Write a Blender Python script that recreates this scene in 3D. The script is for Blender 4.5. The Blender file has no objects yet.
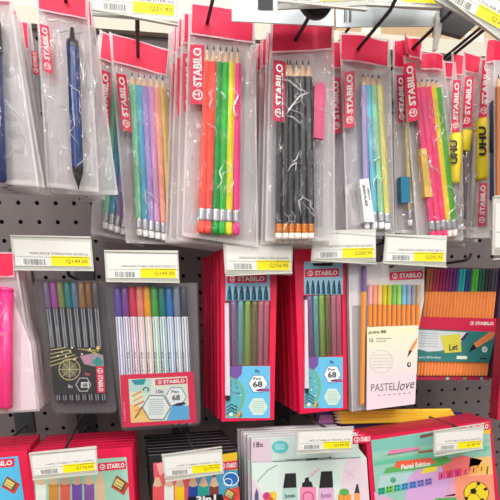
import bpy, math, random
from mathutils import Vector, Matrix, noise
random.seed(7)
SC = bpy.context.scene
COL = SC.collection

# ------------------------------------------------------------------ camera
# pinhole solved from the pegboard's three vanishing points; the photograph is the top part of a
# taller frame, so the principal point sits low (vertical lens shift).
CX, CY, FPX = 247.5, 446.0, 519.0
BOARD = 0.85                                   # camera to pegboard, metres
Yc = Vector((140 - CX, -(310 - CY), -FPX)).normalized()
Xc = Vector((3020 - CX, -(240 - CY), -FPX)); Xc = (Xc - Yc * Xc.dot(Yc)).normalized()
Zc = Xc.cross(Yc)
W2C = Matrix(((Xc[0], Yc[0], Zc[0]), (Xc[1], Yc[1], Zc[1]), (Xc[2], Yc[2], Zc[2])))
C2W = W2C.transposed()
CAM = Vector((0, -BOARD, 0))
cd = bpy.data.cameras.new('camera'); cam = bpy.data.objects.new('camera', cd); COL.objects.link(cam)
cam.matrix_world = Matrix.Translation(CAM) @ C2W.to_4x4()
cd.sensor_width = 36; cd.lens = 36 * FPX / 500
cd.shift_x = (250 - CX) / 500; cd.shift_y = (CY - 250) / 500
cd.clip_start = .01
SC.camera = cam

# ------------------------------------------------------------------ world, lights, exposure
SC.view_settings.view_transform = 'Standard'; SC.view_settings.look = 'None'
SC.view_settings.gamma = 1; SC.view_settings.use_curve_mapping = False
SC.view_settings.exposure = 0.10
try: SC.cycles.transparent_max_bounces = 40
except Exception: pass
w = bpy.data.worlds.new('world'); SC.world = w; w.use_nodes = True
nt = w.node_tree; bg = nt.nodes['Background']; bg.inputs[1].default_value = 1.0
tc = nt.nodes.new('ShaderNodeTexCoord'); sp = nt.nodes.new('ShaderNodeSeparateXYZ'); rp = nt.nodes.new('ShaderNodeValToRGB')
mr = nt.nodes.new('ShaderNodeMapRange'); mr.inputs['From Min'].default_value = -1
nt.links.new(tc.outputs['Generated'], sp.inputs[0]); nt.links.new(sp.outputs[2], mr.inputs[0]); nt.links.new(mr.outputs[0], rp.inputs[0]); nt.links.new(rp.outputs[0], bg.inputs[0])
e = rp.color_ramp.elements; e[0].position = .35; e[0].color = (.19, .18, .175, 1); e[1].position = .62; e[1].color = (.54, .52, .50, 1)
def area(name, loc, target, sx, sy, power, col=(1, .98, .95)):
    l = bpy.data.lights.new(name, 'AREA'); l.shape = 'RECTANGLE'; l.size = sx; l.size_y = sy
    l.energy = power; l.color = col
    o = bpy.data.objects.new(name, l); COL.objects.link(o); o.location = loc
    o.rotation_euler = (Vector(target) - Vector(loc)).to_track_quat('-Z', 'Y').to_euler()
    return o
area('ceiling_tube_light', (0.15, -1.35, 1.75), (.2, 0, 0), 2.6, .07, 26)
area('ceiling_tube_light', (0.1, -3.1, 1.55), (.2, 0, 0), 3.2, .10, 26)  # unseen rear row, added for glints on the film and light from the front
area('ceiling_tube_light', (-1.1, -1.9, 1.15), (.1, 0, 0), .07, 2.0, 20)
area('ceiling_tube_light', (1.1, -2.0, 1.35), (.2, 0, 0), .07, 2.0, 12)

# ------------------------------------------------------------------ pixel rays to world places
def ray(px, py):
    return C2W @ Vector((px - CX, -(py - CY), -FPX))
def at(px, py, D):
    r = ray(px, py); return CAM + r * (D / r[1])

# ------------------------------------------------------------------ materials
def lin(c):
    o = []
    for v in c:
        v /= 255
        o.append(v / 12.92 if v <= .04045 else ((v + .055) / 1.055) ** 2.4)
    return (*o, 1)
_M = {}
def mat(c, rough=.45, metal=0, name='paint', coat=0.0, var=.04):
    k = (tuple(c), rough, metal, name, coat)
    if k in _M: return _M[k]
    m = bpy.data.materials.new(name); m.use_nodes = True
    nt = m.node_tree; b = nt.nodes['Principled BSDF']
    b.inputs['Roughness'].default_value = rough; b.inputs['Metallic'].default_value = metal
    b.inputs['Coat Weight'].default_value = coat; b.inputs['Coat Roughness'].default_value = .12
    n = nt.nodes.new('ShaderNodeTexNoise'); n.inputs['Scale'].default_value = 160
    tc = nt.nodes.new('ShaderNodeTexCoord'); nt.links.new(tc.outputs['Object'], n.inputs['Vector'])
    r = nt.nodes.new('ShaderNodeMapRange'); r.inputs['To Min'].default_value = 1 - var; r.inputs['To Max'].default_value = 1 + var
    h = nt.nodes.new('ShaderNodeHueSaturation'); h.inputs['Color'].default_value = lin(c)
    nt.links.new(n.outputs['Fac'], r.inputs['Value']); nt.links.new(r.outputs['Result'], h.inputs['Value'])
    nt.links.new(h.outputs['Color'], b.inputs['Base Color'])
    _M[k] = m; return m
def card(c): return mat(c, .42, 0, 'printed_card')
def plast(c): return mat(c, .25, 0, 'glossy_plastic')
def film(name, alpha, tint, rough=.12, bump=.5, scale=70, gloss=1.0, refl=.05, dist=.01):
    if name in _M: return _M[name]
    m = bpy.data.materials.new(name); m.use_nodes = True; nt = m.node_tree; N = nt.nodes; K = nt.links
    for n in list(N): N.remove(n)
    out = N.new('ShaderNodeOutputMaterial')
    tr = N.new('ShaderNodeBsdfTransparent'); tr.inputs[0].default_value = (*[.5 + .5 * v for v in lin(tint)[:3]], 1)
    df = N.new('ShaderNodeBsdfDiffuse'); df.inputs[0].default_value = lin(tint)
    tl = N.new('ShaderNodeBsdfTranslucent'); tl.inputs[0].default_value = lin(tint)
    mx = N.new('ShaderNodeMixShader'); mx.inputs[0].default_value = .3
    K.new(df.outputs[0], mx.inputs[1]); K.new(tl.outputs[0], mx.inputs[2])
    m1 = N.new('ShaderNodeMixShader'); m1.inputs[0].default_value = alpha
    K.new(tr.outputs[0], m1.inputs[1]); K.new(mx.outputs[0], m1.inputs[2])
    gl = N.new('ShaderNodeBsdfGlossy'); gl.inputs['Roughness'].default_value = rough
    gl.inputs[0].default_value = (gloss, gloss, gloss, 1)
    tc = N.new('ShaderNodeTexCoord'); mp = N.new('ShaderNodeMapping')
    mp.inputs['Scale'].default_value = (1, 1, .32); mp.inputs['Rotation'].default_value = (0, .3, 0)
    K.new(tc.outputs['Object'], mp.inputs[0])
    vo = N.new('ShaderNodeTexNoise'); vo.inputs['Scale'].default_value = scale; vo.inputs['Detail'].default_value = 2.5
    vo.inputs['Distortion'].default_value = 1.6
    K.new(mp.outputs[0], vo.inputs['Vector'])
    sb = N.new('ShaderNodeMath'); sb.operation = 'SUBTRACT'; sb.inputs[1].default_value = .5; K.new(vo.outputs['Fac'], sb.inputs[0])
    ab = N.new('ShaderNodeMath'); ab.operation = 'ABSOLUTE'; K.new(sb.outputs[0], ab.inputs[0])
    sq = N.new('ShaderNodeMath'); sq.operation = 'POWER'; sq.inputs[1].default_value = .7; K.new(ab.outputs[0], sq.inputs[0])
    bu = N.new('ShaderNodeBump'); bu.inputs['Strength'].default_value = bump; bu.inputs['Distance'].default_value = dist
    K.new(sq.outputs[0], bu.inputs['Height']); K.new(bu.outputs[0], gl.inputs['Normal'])
    fr = N.new('ShaderNodeLayerWeight'); fr.inputs[0].default_value = .5
    m2 = N.new('ShaderNodeMixShader')
    pw = N.new('ShaderNodeMath'); pw.operation = 'POWER'; pw.inputs[1].default_value = 5
    ad = N.new('ShaderNodeMath'); ad.operation = 'MULTIPLY_ADD'; ad.inputs[1].default_value = .6; ad.inputs[2].default_value = refl
    K.new(fr.outputs['Facing'], pw.inputs[0]); K.new(pw.outputs[0], ad.inputs[0]); K.new(ad.outputs[0], m2.inputs[0])
    K.new(m1.outputs[0], m2.inputs[1]); K.new(gl.outputs[0], m2.inputs[2])
    K.new(m2.outputs[0], out.inputs[0])
    _M[name] = m; return m
CLEAR = film('clear_film', .012, (240, 238, 240), .13, 1.0, 24, 1, .065, .05)
MILK = film('milky_film', .62, (246, 243, 242), .25, .5, 34, 1, .02)
FOLD_GLINT = film('film_fold_glint', .55, (250, 250, 250), .12, .2, 30, 1, .30)  # whitish film: the glint along each fold is put into the colour
HARD = film('clear_plastic_wallet', .03, (225, 225, 228), .08, .10, 25, 1, .03)
BLACKWIRE = mat((38, 38, 42), .4, .3, 'dark_coated_wire')
GREYWIRE = mat((95, 95, 96), .35, .7, 'grey_steel_wire')
RED = (228, 20, 72); WHITE = (240, 238, 234)

# ------------------------------------------------------------------ mesh building
class MB:
    def __init__(s): s.v = []; s.f = []; s.m = []; s.sm = []; s.mats = []
    def mi(s, m):
        if m not in s.mats: s.mats.append(m)
        return s.mats.index(m)
    def face(s, pts, m, smooth=False):
        b = len(s.v); s.v += [tuple(p) for p in pts]; s.f.append(tuple(range(b, b + len(pts)))); s.m.append(s.mi(m)); s.sm.append(smooth)
    def box(s, lo, hi, m, fm=None):
        x0, y0, z0 = lo; x1, y1, z1 = hi; b = len(s.v)
        s.v += [(x0,y0,z0),(x1,y0,z0),(x1,y1,z0),(x0,y1,z0),(x0,y0,z1),(x1,y0,z1),(x1,y1,z1),(x0,y1,z1)]
        for i, f in enumerate([(0,3,2,1),(4,5,6,7),(0,1,5,4),(1,2,6,5),(2,3,7,6),(3,0,4,7)]):
            s.f.append(tuple(b + k for k in f)); s.m.append(s.mi(fm if (fm and i == 2) else m)); s.sm.append(False)
    def slab(s, poly, y0, y1, m, side=None):
        """2-D (u,w) outline extruded along y; y0 nearer the viewer."""
        n = len(poly); b = len(s.v)
        s.v += [(p[0], y0, p[1]) for p in poly] + [(p[0], y1, p[1]) for p in poly]
        k = s.mi(m); ks = s.mi(side or m)
        s.f.append(tuple(range(b, b + n))); s.m.append(k); s.sm.append(False)
        s.f.append(tuple(range(b + 2 * n - 1, b + n - 1, -1))); s.m.append(ks); s.sm.append(False)
        for i in range(n):
            j = (i + 1) % n
            s.f.append((b + i, b + n + i, b + n + j, b + j)); s.m.append(ks); s.sm.append(False)
    def grid(s, fn, nu, nv, m, smooth=True):
        b = len(s.v); k = s.mi(m)
        for j in range(nv + 1):
            for i in range(nu + 1): s.v.append(tuple(fn(i / nu, j / nv)))
        for j in range(nv):
            for i in range(nu):
                a = b + j * (nu + 1) + i
                s.f.append((a, a + 1, a + nu + 2, a + nu + 1)); s.m.append(k); s.sm.append(smooth)
    def lathe(s, p0, p1, prof, seg=12, smooth=True, phase=0):
        """prof: list of (t along p0->p1 in 0..1, radius, material of the band that starts here)"""
        p0 = Vector(p0); p1 = Vector(p1); d = p1 - p0; a = d.normalized()
        u = a.cross(Vector((0, 1, 0)));
        if u.length < 1e-4: u = Vector((1, 0, 0))
        u.normalize(); v = a.cross(u); rings = []
        for t, r, m in prof:
            c = p0 + d * t; b = len(s.v)
            for i in range(seg):
                th = 2 * math.pi * (i + phase) / seg
                s.v.append(tuple(c + (u * math.cos(th) + v * math.sin(th)) * max(r, 1e-5)))
            rings.append(b)
        for q in range(len(prof) - 1):
            k = s.mi(prof[q][2])
            for i in range(seg):
                j = (i + 1) % seg
                s.f.append((rings[q] + i, rings[q] + j, rings[q + 1] + j, rings[q + 1] + i)); s.m.append(k); s.sm.append(smooth)
        for q, rev in ((0, True), (len(prof) - 1, False)):
            f = [rings[q] + i for i in range(seg)]
            if rev: f.reverse()
            s.f.append(tuple(f)); s.m.append(s.mi(prof[min(q, len(prof) - 2)][2] if q else prof[0][2])); s.sm.append(False)
    def tube(s, pts, r, m, seg=8):
        pts = [Vector(p) for p in pts]; rings = []
        for i, p in enumerate(pts):
            d = (pts[min(i + 1, len(pts) - 1)] - pts[max(i - 1, 0)]).normalized()
            u = d.cross(Vector((0, 0, 1)))
            if u.length < 1e-3: u = Vector((1, 0, 0))
            u.normalize(); v = d.cross(u); b = len(s.v)
            for k in range(seg):
                th = 2 * math.pi * k / seg; s.v.append(tuple(p + (u * math.cos(th) + v * math.sin(th)) * r))
            rings.append(b)
        k = s.mi(m)
        for q in range(len(rings) - 1):
            for i in range(seg):
                j = (i + 1) % seg
                s.f.append((rings[q] + i, rings[q] + j, rings[q + 1] + j, rings[q + 1] + i)); s.m.append(k); s.sm.append(True)
        s.f.append(tuple(rings[0] + i for i in range(seg))); s.m.append(k); s.sm.append(False)
        s.f.append(tuple(rings[-1] + i for i in reversed(range(seg)))); s.m.append(k); s.sm.append(False)
    def build(s, name, parent=None, label=None):
        me = bpy.data.meshes.new(name); me.from_pydata(s.v, [], s.f)
        for m in s.mats: me.materials.append(m)
        me.polygons.foreach_set('material_index', s.m); me.polygons.foreach_set('use_smooth', s.sm); me.update()
        o = bpy.data.objects.new(name, me); COL.objects.link(o)
        if parent: o.parent = parent
        if label: o['label'] = label
        return o

_T = {}
def text_polys(t, bold=0.0):
    """flat faces of a string, scaled to the unit square (0..1, 0..1)"""
    if (t, bold) in _T: return _T[(t, bold)]
    c = bpy.data.curves.new('txt', 'FONT'); c.body = t; c.offset = bold; c.fill_mode = 'FRONT'; c.resolution_u = 2
    o = bpy.data.objects.new('txt', c); COL.objects.link(o)
    dg = bpy.context.evaluated_depsgraph_get(); dg.update()
    me = bpy.data.meshes.new_from_object(o.evaluated_get(dg))
    vs = [(v.co.x, v.co.y) for v in me.vertices]; fs = [tuple(p.vertices) for p in me.polygons]
    bpy.data.objects.remove(o); bpy.data.curves.remove(c); bpy.data.meshes.remove(me)
    if not vs: return ([], [])
    x0 = min(v[0] for v in vs); x1 = max(v[0] for v in vs); y0 = min(v[1] for v in vs); y1 = max(v[1] for v in vs)
    vs = [((x - x0) / (x1 - x0), (y - y0) / (y1 - y0)) for x, y in vs]
    _T[(t, bold)] = (vs, fs); return vs, fs

class Frame:
    """a hanging product's own plane: x right, y into the board, z up, origin at the middle of its top edge"""
    def __init__(s, tl, tr, bl, D, Db=None, yaw=0):
        T = at(*tl, D); B = at(*bl, Db or D); ez = (T - B).normalized()
        hx = Vector((math.cos(yaw), math.sin(yaw), 0)); ey = ez.cross(hx).normalized(); ex = ey.cross(ez)
        s.T, s.ey = T, ey
        s.O = T; s.ex, s.ez = ex, ez
        r = ray(*tr); t = (T - CAM).dot(ey) / r.dot(ey); P = CAM + r * t
        s.O = (T + P) / 2
        s.M = Matrix((ex, ey, ez)).transposed().to_4x4(); s.M.translation = s.O
    def L(s, px, py, off=0.0):
        """photo direction met with this product's plane -> (u, w) on it"""
        r = ray(px, py); t = (s.O - s.ey * off - CAM).dot(s.ey) / r.dot(s.ey)
        d = CAM + r * t - s.O
        return (d.dot(s.ex), d.dot(s.ez))
    def P(s, pts, off=0.0): return [s.L(p[0], p[1], off) for p in pts]

class Art(MB):
    """printed graphics laid on a product face; coordinates go through the frame"""
    def __init__(s, f, base=.0005): super().__init__(); s.fr = f; s.base = base; s.lay = 0
    def y(s, lay): return -(s.base + .00012 * lay)
    def poly(s, pts, c, lay=1, m=None):
        L = s.fr.P(pts, s.base) if s.fr else pts
        s.face([(u, s.y(lay), w) for u, w in L], m or card(c))
    def rect(s, x0, y0, x1, y1, c, lay=1): s.poly([(x0, y1), (x1, y1), (x1, y0), (x0, y0)], c, lay)
    def ell(s, cx, cy, rx, ry, c, lay=1, n=20, ring=0, a0=0, a1=360):
        if ring:
            for i in range(n):
                a = math.radians(a0 + (a1 - a0) * i / n); b = math.radians(a0 + (a1 - a0) * (i + 1) / n)
                s.poly([(cx + rx * math.cos(a), cy + ry * math.sin(a)), (cx + rx * math.cos(b), cy + ry * math.sin(b)),
                        (cx + (rx - ring) * math.cos(b), cy + (ry - ring) * math.sin(b)), (cx + (rx - ring) * math.cos(a), cy + (ry - ring) * math.sin(a))], c, lay)
        else:
            s.poly([(cx + rx * math.cos(2 * math.pi * i / n), cy - ry * math.sin(2 * math.pi * i / n)) for i in range(n)], c, lay)
    def line(s, x0, y0, x1, y1, w, c, lay=1):
        d = math.hypot(x1 - x0, y1 - y0) or 1; nx, ny = -(y1 - y0) / d * w / 2, (x1 - x0) / d * w / 2
        s.poly([(x0 + nx, y0 + ny), (x1 + nx, y1 + ny), (x1 - nx, y1 - ny), (x0 - nx, y0 - ny)], c, lay)
    def text(s, t, bl, br, tl, c, lay=2, bold=.02):
        vs, fs = text_polys(t, bold)
        k = s.mi(card(c)); b = len(s.v)
        for x, y in vs:
            p = (bl[0] + (br[0] - bl[0]) * x + (tl[0] - bl[0]) * y, bl[1] + (br[1] - bl[1]) * x + (tl[1] - bl[1]) * y)
            u, w_ = s.fr.L(*p, s.base) if s.fr else p
            s.v.append((u, s.y(lay), w_))
        for f in fs: s.f.append(tuple(b + i for i in f)); s.m.append(k); s.sm.append(False)
    def logo(s, bl, br, tl, lay=2, bg=RED, fg=WHITE, pad=.2):
        """brand plate: red field, swan roundel, lettering. bl, br, tl are the plate's corners in reading direction"""
        ex = (br[0] - bl[0], br[1] - bl[1]); ey = (tl[0] - bl[0], tl[1] - bl[1])
        W = math.hypot(*ex); H = math.hypot(*ey)
        q = lambda a, b: (bl[0] + ex[0] * a + ey[0] * b, bl[1] + ex[1] * a + ey[1] * b)
        if bg: s.poly([q(0, 0), q(1, 0), q(1, 1), q(0, 1)], bg, lay)
        r = .36; k = H / W; ca = r * k + .07
        def pt(a, rr): return q(ca + math.cos(a) * rr * k, .5 + math.sin(a) * rr)
        for i in range(14):
            a, b = 2 * math.pi * i / 14, 2 * math.pi * (i + 1) / 14
            s.poly([pt(a, r), pt(b, r), pt(b, r - .09), pt(a, r - .09)], fg, lay + 1)
        s.poly([pt(3.6, .22), pt(5.2, .2), pt(6.1, .2), pt(.2, .05)], fg, lay + 1)
        s.poly([pt(1.2, .06), pt(.9, .22), pt(1.5, .26), pt(2.2, .1)], fg, lay + 1)
        x0 = ca + r * k + .05; x1 = .95
        s.text('STABILO', q(x0, pad), q(x1, pad), q(x0, 1 - pad), fg, lay + 1, .035)

# ------------------------------------------------------------------ things
def thing(name, label, cat, M=None, group=None):
    o = bpy.data.objects.new(name, None); COL.objects.link(o); o.empty_display_size = .01
    if M is not None: o.matrix_world = M
    o['label'] = label; o['category'] = cat
    if group: o['group'] = group
    return o
def copy_tree(o, parent=None):
    c = o.copy(); COL.objects.link(c); c.parent = parent
    for ch in list(o.children): copy_tree(ch, c)
    return c
def stack(root, n, step, label, group, tip=0.0, dx=0.0, roll=.01, dz=0.0):
    """further copies of a product behind the first one on its hook"""
    root['group'] = group; out = []
    for k in range(1, n + 1):
        c = copy_tree(root)
        c.matrix_world = (Matrix.Translation((dx * k + random.uniform(-.0008, .0008), step * k, dz * k)) @ root.matrix_world
                          @ Matrix.Rotation(random.uniform(-roll, roll), 4, 'Y') @ Matrix.Rotation(-tip * k, 4, 'X'))
        c['label'] = label if isinstance(label, str) else label[k - 1]
        out.append(c)
    return out

def lerp2(q, u, v):
    (a, b, c, d) = q          # tl tr br bl
    return tuple((a[i] * (1 - u) + b[i] * u) * (1 - v) + (d[i] * (1 - u) + c[i] * u) * v for i in (0, 1))
def bag(f, root, q, depth=.009, seed=0, front=None, back=None, curl=0.0, name='bag', nglint=9, glint_folds=()):
    q = f.P(q); mb = MB()
    def bend(u, v): return curl * (math.sin(v * 5 + seed) * (u - .5) + .5 * math.sin(u * 4 + seed))
    def fb(u, v):
        x, z = lerp2(q, u, v); return (x, .0012 + bend(u, v), z)
    def ff(u, v):
        x, z = lerp2(q, u, v)
        e = min(1, min(u, 1 - u) * 6); h = min(1, max(0, v - .125) * 9) * min(1, (1 - v) * 14)
        cr = noise.noise(Vector((x * 60, seed * 3.1, z * 45))) * .0030 + (abs(noise.noise(Vector((x * 70 + z * 30, seed + 9, z * 60 - x * 20)))) ** .7) * .0040 + noise.noise(Vector((x * 150, seed, z * 120))) * .0006
        return (x, -(depth * math.sqrt(max(e * h, 0))) - max(e * h, 0) * cr + .0006 + bend(u, v), z)
    mb.grid(fb, 8, 20, back or MILK); mb.grid(ff, 24, 72, front or CLEAR)
    # sealed edges
    for u in (0, 1):
        a = [f_ for f_ in [lerp2(q, u, j / 20) for j in range(21)]]
        mb.grid(lambda s_, v: (lerp2(q, u, v)[0] + (s_ - .5) * .0022, -.0006 + bend(u, v), lerp2(q, u, v)[1]), 1, 20, back or MILK)
    mb.grid(lambda s_, v: (lerp2(q, s_, 1)[0], -.0006, lerp2(q, s_, 1)[1] + v * .004), 6, 1, back or MILK)
    rnd = random.Random(seed * 17 + 3); cb = mb
    for k in range(nglint):
        u = rnd.uniform(.12, .88); v = rnd.uniform(.24, .90); pts = []; a = rnd.uniform(-.5, .5)
        W = abs(q[1][0] - q[0][0]); H = abs(q[3][1] - q[0][1])
        for j in range(rnd.randint(5, 9)):
            x, z = lerp2(q, min(max(u, .08), .92), min(v, .95)); e = min(1, min(u, 1 - u) * 6)
            pts.append((x, -(depth * math.sqrt(max(e, .3))) - .0016 - rnd.random() * .0012, z))
            a += rnd.uniform(-1.0, 1.0) - a * .35; st = rnd.uniform(.0022, .0050)
            u += math.sin(a * 1.3) * st / W; v += (.25 + .75 * abs(math.cos(a))) * st / H
        glint_fold(cb, pts, rnd)
    for path in glint_folds:
        P_ = f.P(path, depth); pts = []
        for (x0, z0), (x1, z1) in zip(P_, P_[1:]):
            for j in range(3): pts.append((x0 + (x1 - x0) * j / 3, -depth - .0022 - rnd.random() * .0010, z0 + (z1 - z0) * j / 3))
        glint_fold(cb, pts, rnd, .00060)
    return mb.build(name, root)
def glint_fold(mb, pts, rnd, r=None):
    """a fold of the film as a thin tapering ridge, its white glint put into the colour"""
    r = r or rnd.uniform(.00022, .00050); b = len(mb.v); k = mb.mi(FOLD_GLINT); n = len(pts)
    for i, p in enumerate(pts):
        t = i / (n - 1); w_ = r * (.25 + math.sin(math.pi * t) ** .6)
        p = Vector(p); d = Vector(pts[min(i + 1, n - 1)]) - Vector(pts[max(i - 1, 0)]); s_ = Vector((-d.z, 0, d.x)).normalized() * w_ * 1.3
        mb.v += [tuple(p - s_ + Vector((0, .0008, 0))), tuple(p - Vector((0, w_, 0))), tuple(p + s_ + Vector((0, .0008, 0)))]
    for i in range(n - 1):
        for j in (0, 1): mb.f.append((b + 3 * i + j, b + 3 * i + j + 1, b + 3 * i + j + 4, b + 3 * i + j + 3)); mb.m.append(k); mb.sm.append(True)
def header(f, root, q, c=RED, off=.0022, wave=0.0, seed=0, hole=None):
    q = f.P(q, off); mb = MB()
    def fn(u, v):
        x, z = lerp2(q, u, v)
        return (x, -off - wave * math.sin(u * 7 + seed) * (1 - v * .5) - noise.noise(Vector((x * 55, z * 55, seed))) * .0012, z)
    def fr(u, v):
        x, z = lerp2([(q[0][0] - .0008, q[0][1] + .0008), (q[1][0] + .0008, q[1][1] + .0008), (q[2][0] + .0008, q[2][1] - .0014), (q[3][0] - .0008, q[3][1] - .0014)], u, v)
        return (x, fn(u, v)[1] + .0004, z)
    mb.grid(fn, 12, 5, mat(c, .5, 0, 'printed_film')); mb.grid(fr, 12, 5, mat((250, 200, 212), .3, 0, 'pale_header_border'))
    return mb.build('header_band', root)
def vlogo(f, root, q, off=.0045, down=False, bg=RED, name='logo_label'):
    """q: tl, tr, br, bl of an upright strip whose lettering reads upwards (or downwards)"""
    a = Art(f, off); tl, tr, br, bl = q
    if down: a.logo(tl, bl, tr, 1, bg)
    else: a.logo(br, tr, bl, 1, bg)
    return a.build(name, root)

WOOD = mat((222, 188, 150), .6, 0, 'bare_wood'); LEAD = mat((50, 46, 50), .4, 0, 'graphite')
SILVER = mat((205, 205, 210), .3, .75, 'ribbed_aluminium')
def pencil(f, root, top, bot, c, r=.0034, tip=.07, lead=None, ferrule=SILVER, er=None, ferlen=.07, erlen=.045, off=.0048, seg=6, name='pencil', body_m=None):
    t = f.L(*top, off); b = f.L(*bot, off)
    p0 = Vector((t[0], -off, t[1])); p1 = Vector((b[0], -off, b[1]))
    Lm = body_m or mat(c, .3, 0, 'lacquer'); lead_m = mat(lead, .5, 0, 'coloured_lead') if lead else LEAD
    end = 1 - (ferlen + erlen if er else 0)
    mb = MB()
    mb.lathe(p0, p1, [(0, .0004, lead_m), (tip * .3, r * .33, WOOD), (tip, r, Lm), (tip + .001, r, Lm), (end, r, Lm)], seg, seg > 8, .5)
    o = mb.build(name, root)
    if er:
        m2 = MB(); pr = []
        for i in range(7): pr.append((end + ferlen * i / 6, r * (1.03 if i % 2 else .93), ferrule))
        m2.lathe(p0, p1, pr, 12); m2.build('ferrule', o)
        m3 = MB(); em = mat(er, .7, 0, 'rubber')
        m3.lathe(p0, p1, [(end + ferlen, r * .93, em), (.995, r * .93, em), (1, r * .8, em)], 12); m3.build('eraser', o)
    return o
def pen(f, root, top, bot, cap_c, body_c, r=.004, capfrac=.25, off=.005, stripe=None, name='pen', seg=10, nib=False):
    t = f.L(*top, off); b = f.L(*bot, off)
    p0 = Vector((t[0], -off, t[1])); p1 = Vector((b[0], -off, b[1]))
    cm = plast(cap_c); bm = plast(body_c)
    mb = MB(); mb.lathe(p0, p1, [(capfrac, r * .9, bm), (.985, r * .9, bm), (1, r * .6, bm)], seg, seg > 6)
    o = mb.build(name, root)
    c = MB(); c.lathe(p0, p1, [(0, r * .75, cm), (.012, r, cm), (capfrac, r, cm), (capfrac + .004, r * .9, cm)], seg, seg > 6); c.build('cap', o)
    if stripe:
        s_ = MB(); d = p1 - p0
        x = r * .35
        for sx in (-x, x):
            a0 = p0 + d * (capfrac + .01); a1 = p0 + d * .97
            s_.box((0, 0, 0), (0, 0, 0), plast(stripe)) if False else s_.face([(a0.x + sx - r * .15, -off - r * .9, a0.z), (a1.x + sx - r * .15, -off - r * .9, a1.z), (a1.x + sx + r * .15, -off - r * .9, a1.z), (a0.x + sx + r * .15, -off - r * .9, a0.z)], plast(stripe))
        s_.build('printed_stripe', o)
    return o

# ------------------------------------------------------------------ display hooks with shelf-edge tickets
LIP = film('clear_ticket_pocket', .03, (230, 232, 228), .15, .05, 20, 1, .03)
HOLDER = mat((206, 204, 195), .35, 0, 'white_holder_plastic')
PAPER = mat((228, 225, 218), .6, 0, 'ticket_paper'); INK = (60, 58, 58); YEL = (245, 226, 10)
def hook(label, px, D, reach, tag=None, price='', name_txt='', tagD=None, blank=False, wire=None, tag_yaw=0, arm=True, group='display hooks on the pegboard', body=None):
    """px: where the prong passes the front product at depth D; reach: camera distance of the prong's tip"""
    p = at(*px, D); wire = wire or BLACKWIRE
    M = Matrix.Translation((p.x, 0, p.z))
    t = thing('display_hook', label, 'hook', M, group)
    tipy = -(BOARD - reach)
    mb = MB(); mb.tube([(0, .004, 0), (0, tipy * .5, 0), (0, tipy * .96, 0), (0, tipy, .004), (0, tipy - .001, .008)], .0019, wire); mb.build('prong', t)
    b = MB(); b.box((-.014, -.004, -.012), (.014, -.0005, .034), mat((70, 70, 74), .4, .5, 'back_plate_metal')); b.build('back_plate', t)
    if tag:
        f = Frame(tag[0], tag[1], tag[3], tagD, None, tag_yaw)
        la = f.M.translation
        az = la.z - p.z - .003; ay = -(BOARD - tagD)
        if arm:
            a = MB(); a.tube([(0, -.001, min(az, .03)), (0, ay * .8, min(az, .03) * .4 + az * .6), (0, ay + .005, az)], .0017, wire); a.build('ticket_arm', t)
        h = bpy.data.objects.new('ticket_holder', None)
        q = f.P([tag[0], tag[1], tag[2], tag[3]])
        body_m = HOLDER
        W = q[1][0] - q[0][0]; x0 = q[0][0]; z1 = q[0][1]
        x1 = q[1][0]; z0 = (q[2][1] + q[3][1]) / 2; H = z1 - z0
        hb = MB(); hb.slab([(q[3][0], q[3][1]), (q[2][0], q[2][1]), (q[1][0], q[1][1]), (q[0][0], q[0][1])], 0, .0022, body_m)
        hb.box((x0, -.0012, z1 - .0016), (x1, .0005, z1), body_m)
        hb.box((q[3][0], -.0030, z0 - .0004), (q[2][0], .0005, z0 + .0010), body_m)
        h = hb.build('ticket_holder', t); h.matrix_parent_inverse = Matrix(); h.matrix_basis = M.inverted() @ f.M
        A = Art(None, .0006)
        def R(u0, v0, u1, v1, c, lay=1):
            pts = []
            for u, v in ((u0, v1), (u1, v1), (u1, v0), (u0, v0)):
                x, z = lerp2(q, u, v); pts.append((x, z))
            A.poly(pts, c, lay)
        Q = lambda u, v: lerp2(q, u, v)
        if not blank:
            R(.03, .12, .98, .87, (228, 226, 220))
            R(.05, .60, .98, .612, (150, 150, 150), 2)
            if name_txt: A.text(name_txt, Q(.22, .53), Q(.95, .53), Q(.22, .465), INK, 2, 0)
            x = .13; random.seed(len(label))
            R(.11, .66, .40, .86, (246, 245, 240), 2)
            while x < .39:
                wd = random.choice((.004, .006, .010)); R(x, .67, x + wd, .84, (70, 70, 74), 3); x += wd + random.choice((.005, .008))
            R(.47, .56, .955, .86, YEL, 2)
            A.text(price, Q(.66, .79), Q(.93, .79), Q(.66, .66), (110, 88, 20), 3, 0)
            A.text('PRECIO', Q(.74, .605), Q(.95, .605), Q(.74, .58), (90, 80, 30), 3, 0)
        else: R(.03, .06, .98, .9, (226, 230, 232))
        c = A.build('price_ticket', h)
        lp = MB(); lp.slab([Q(.01, .99), Q(.99, .99), Q(.99, .88), Q(.01, .88)], -.0026, -.0022, LIP); lp.build('clear_pocket', h)
    return t

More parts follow.
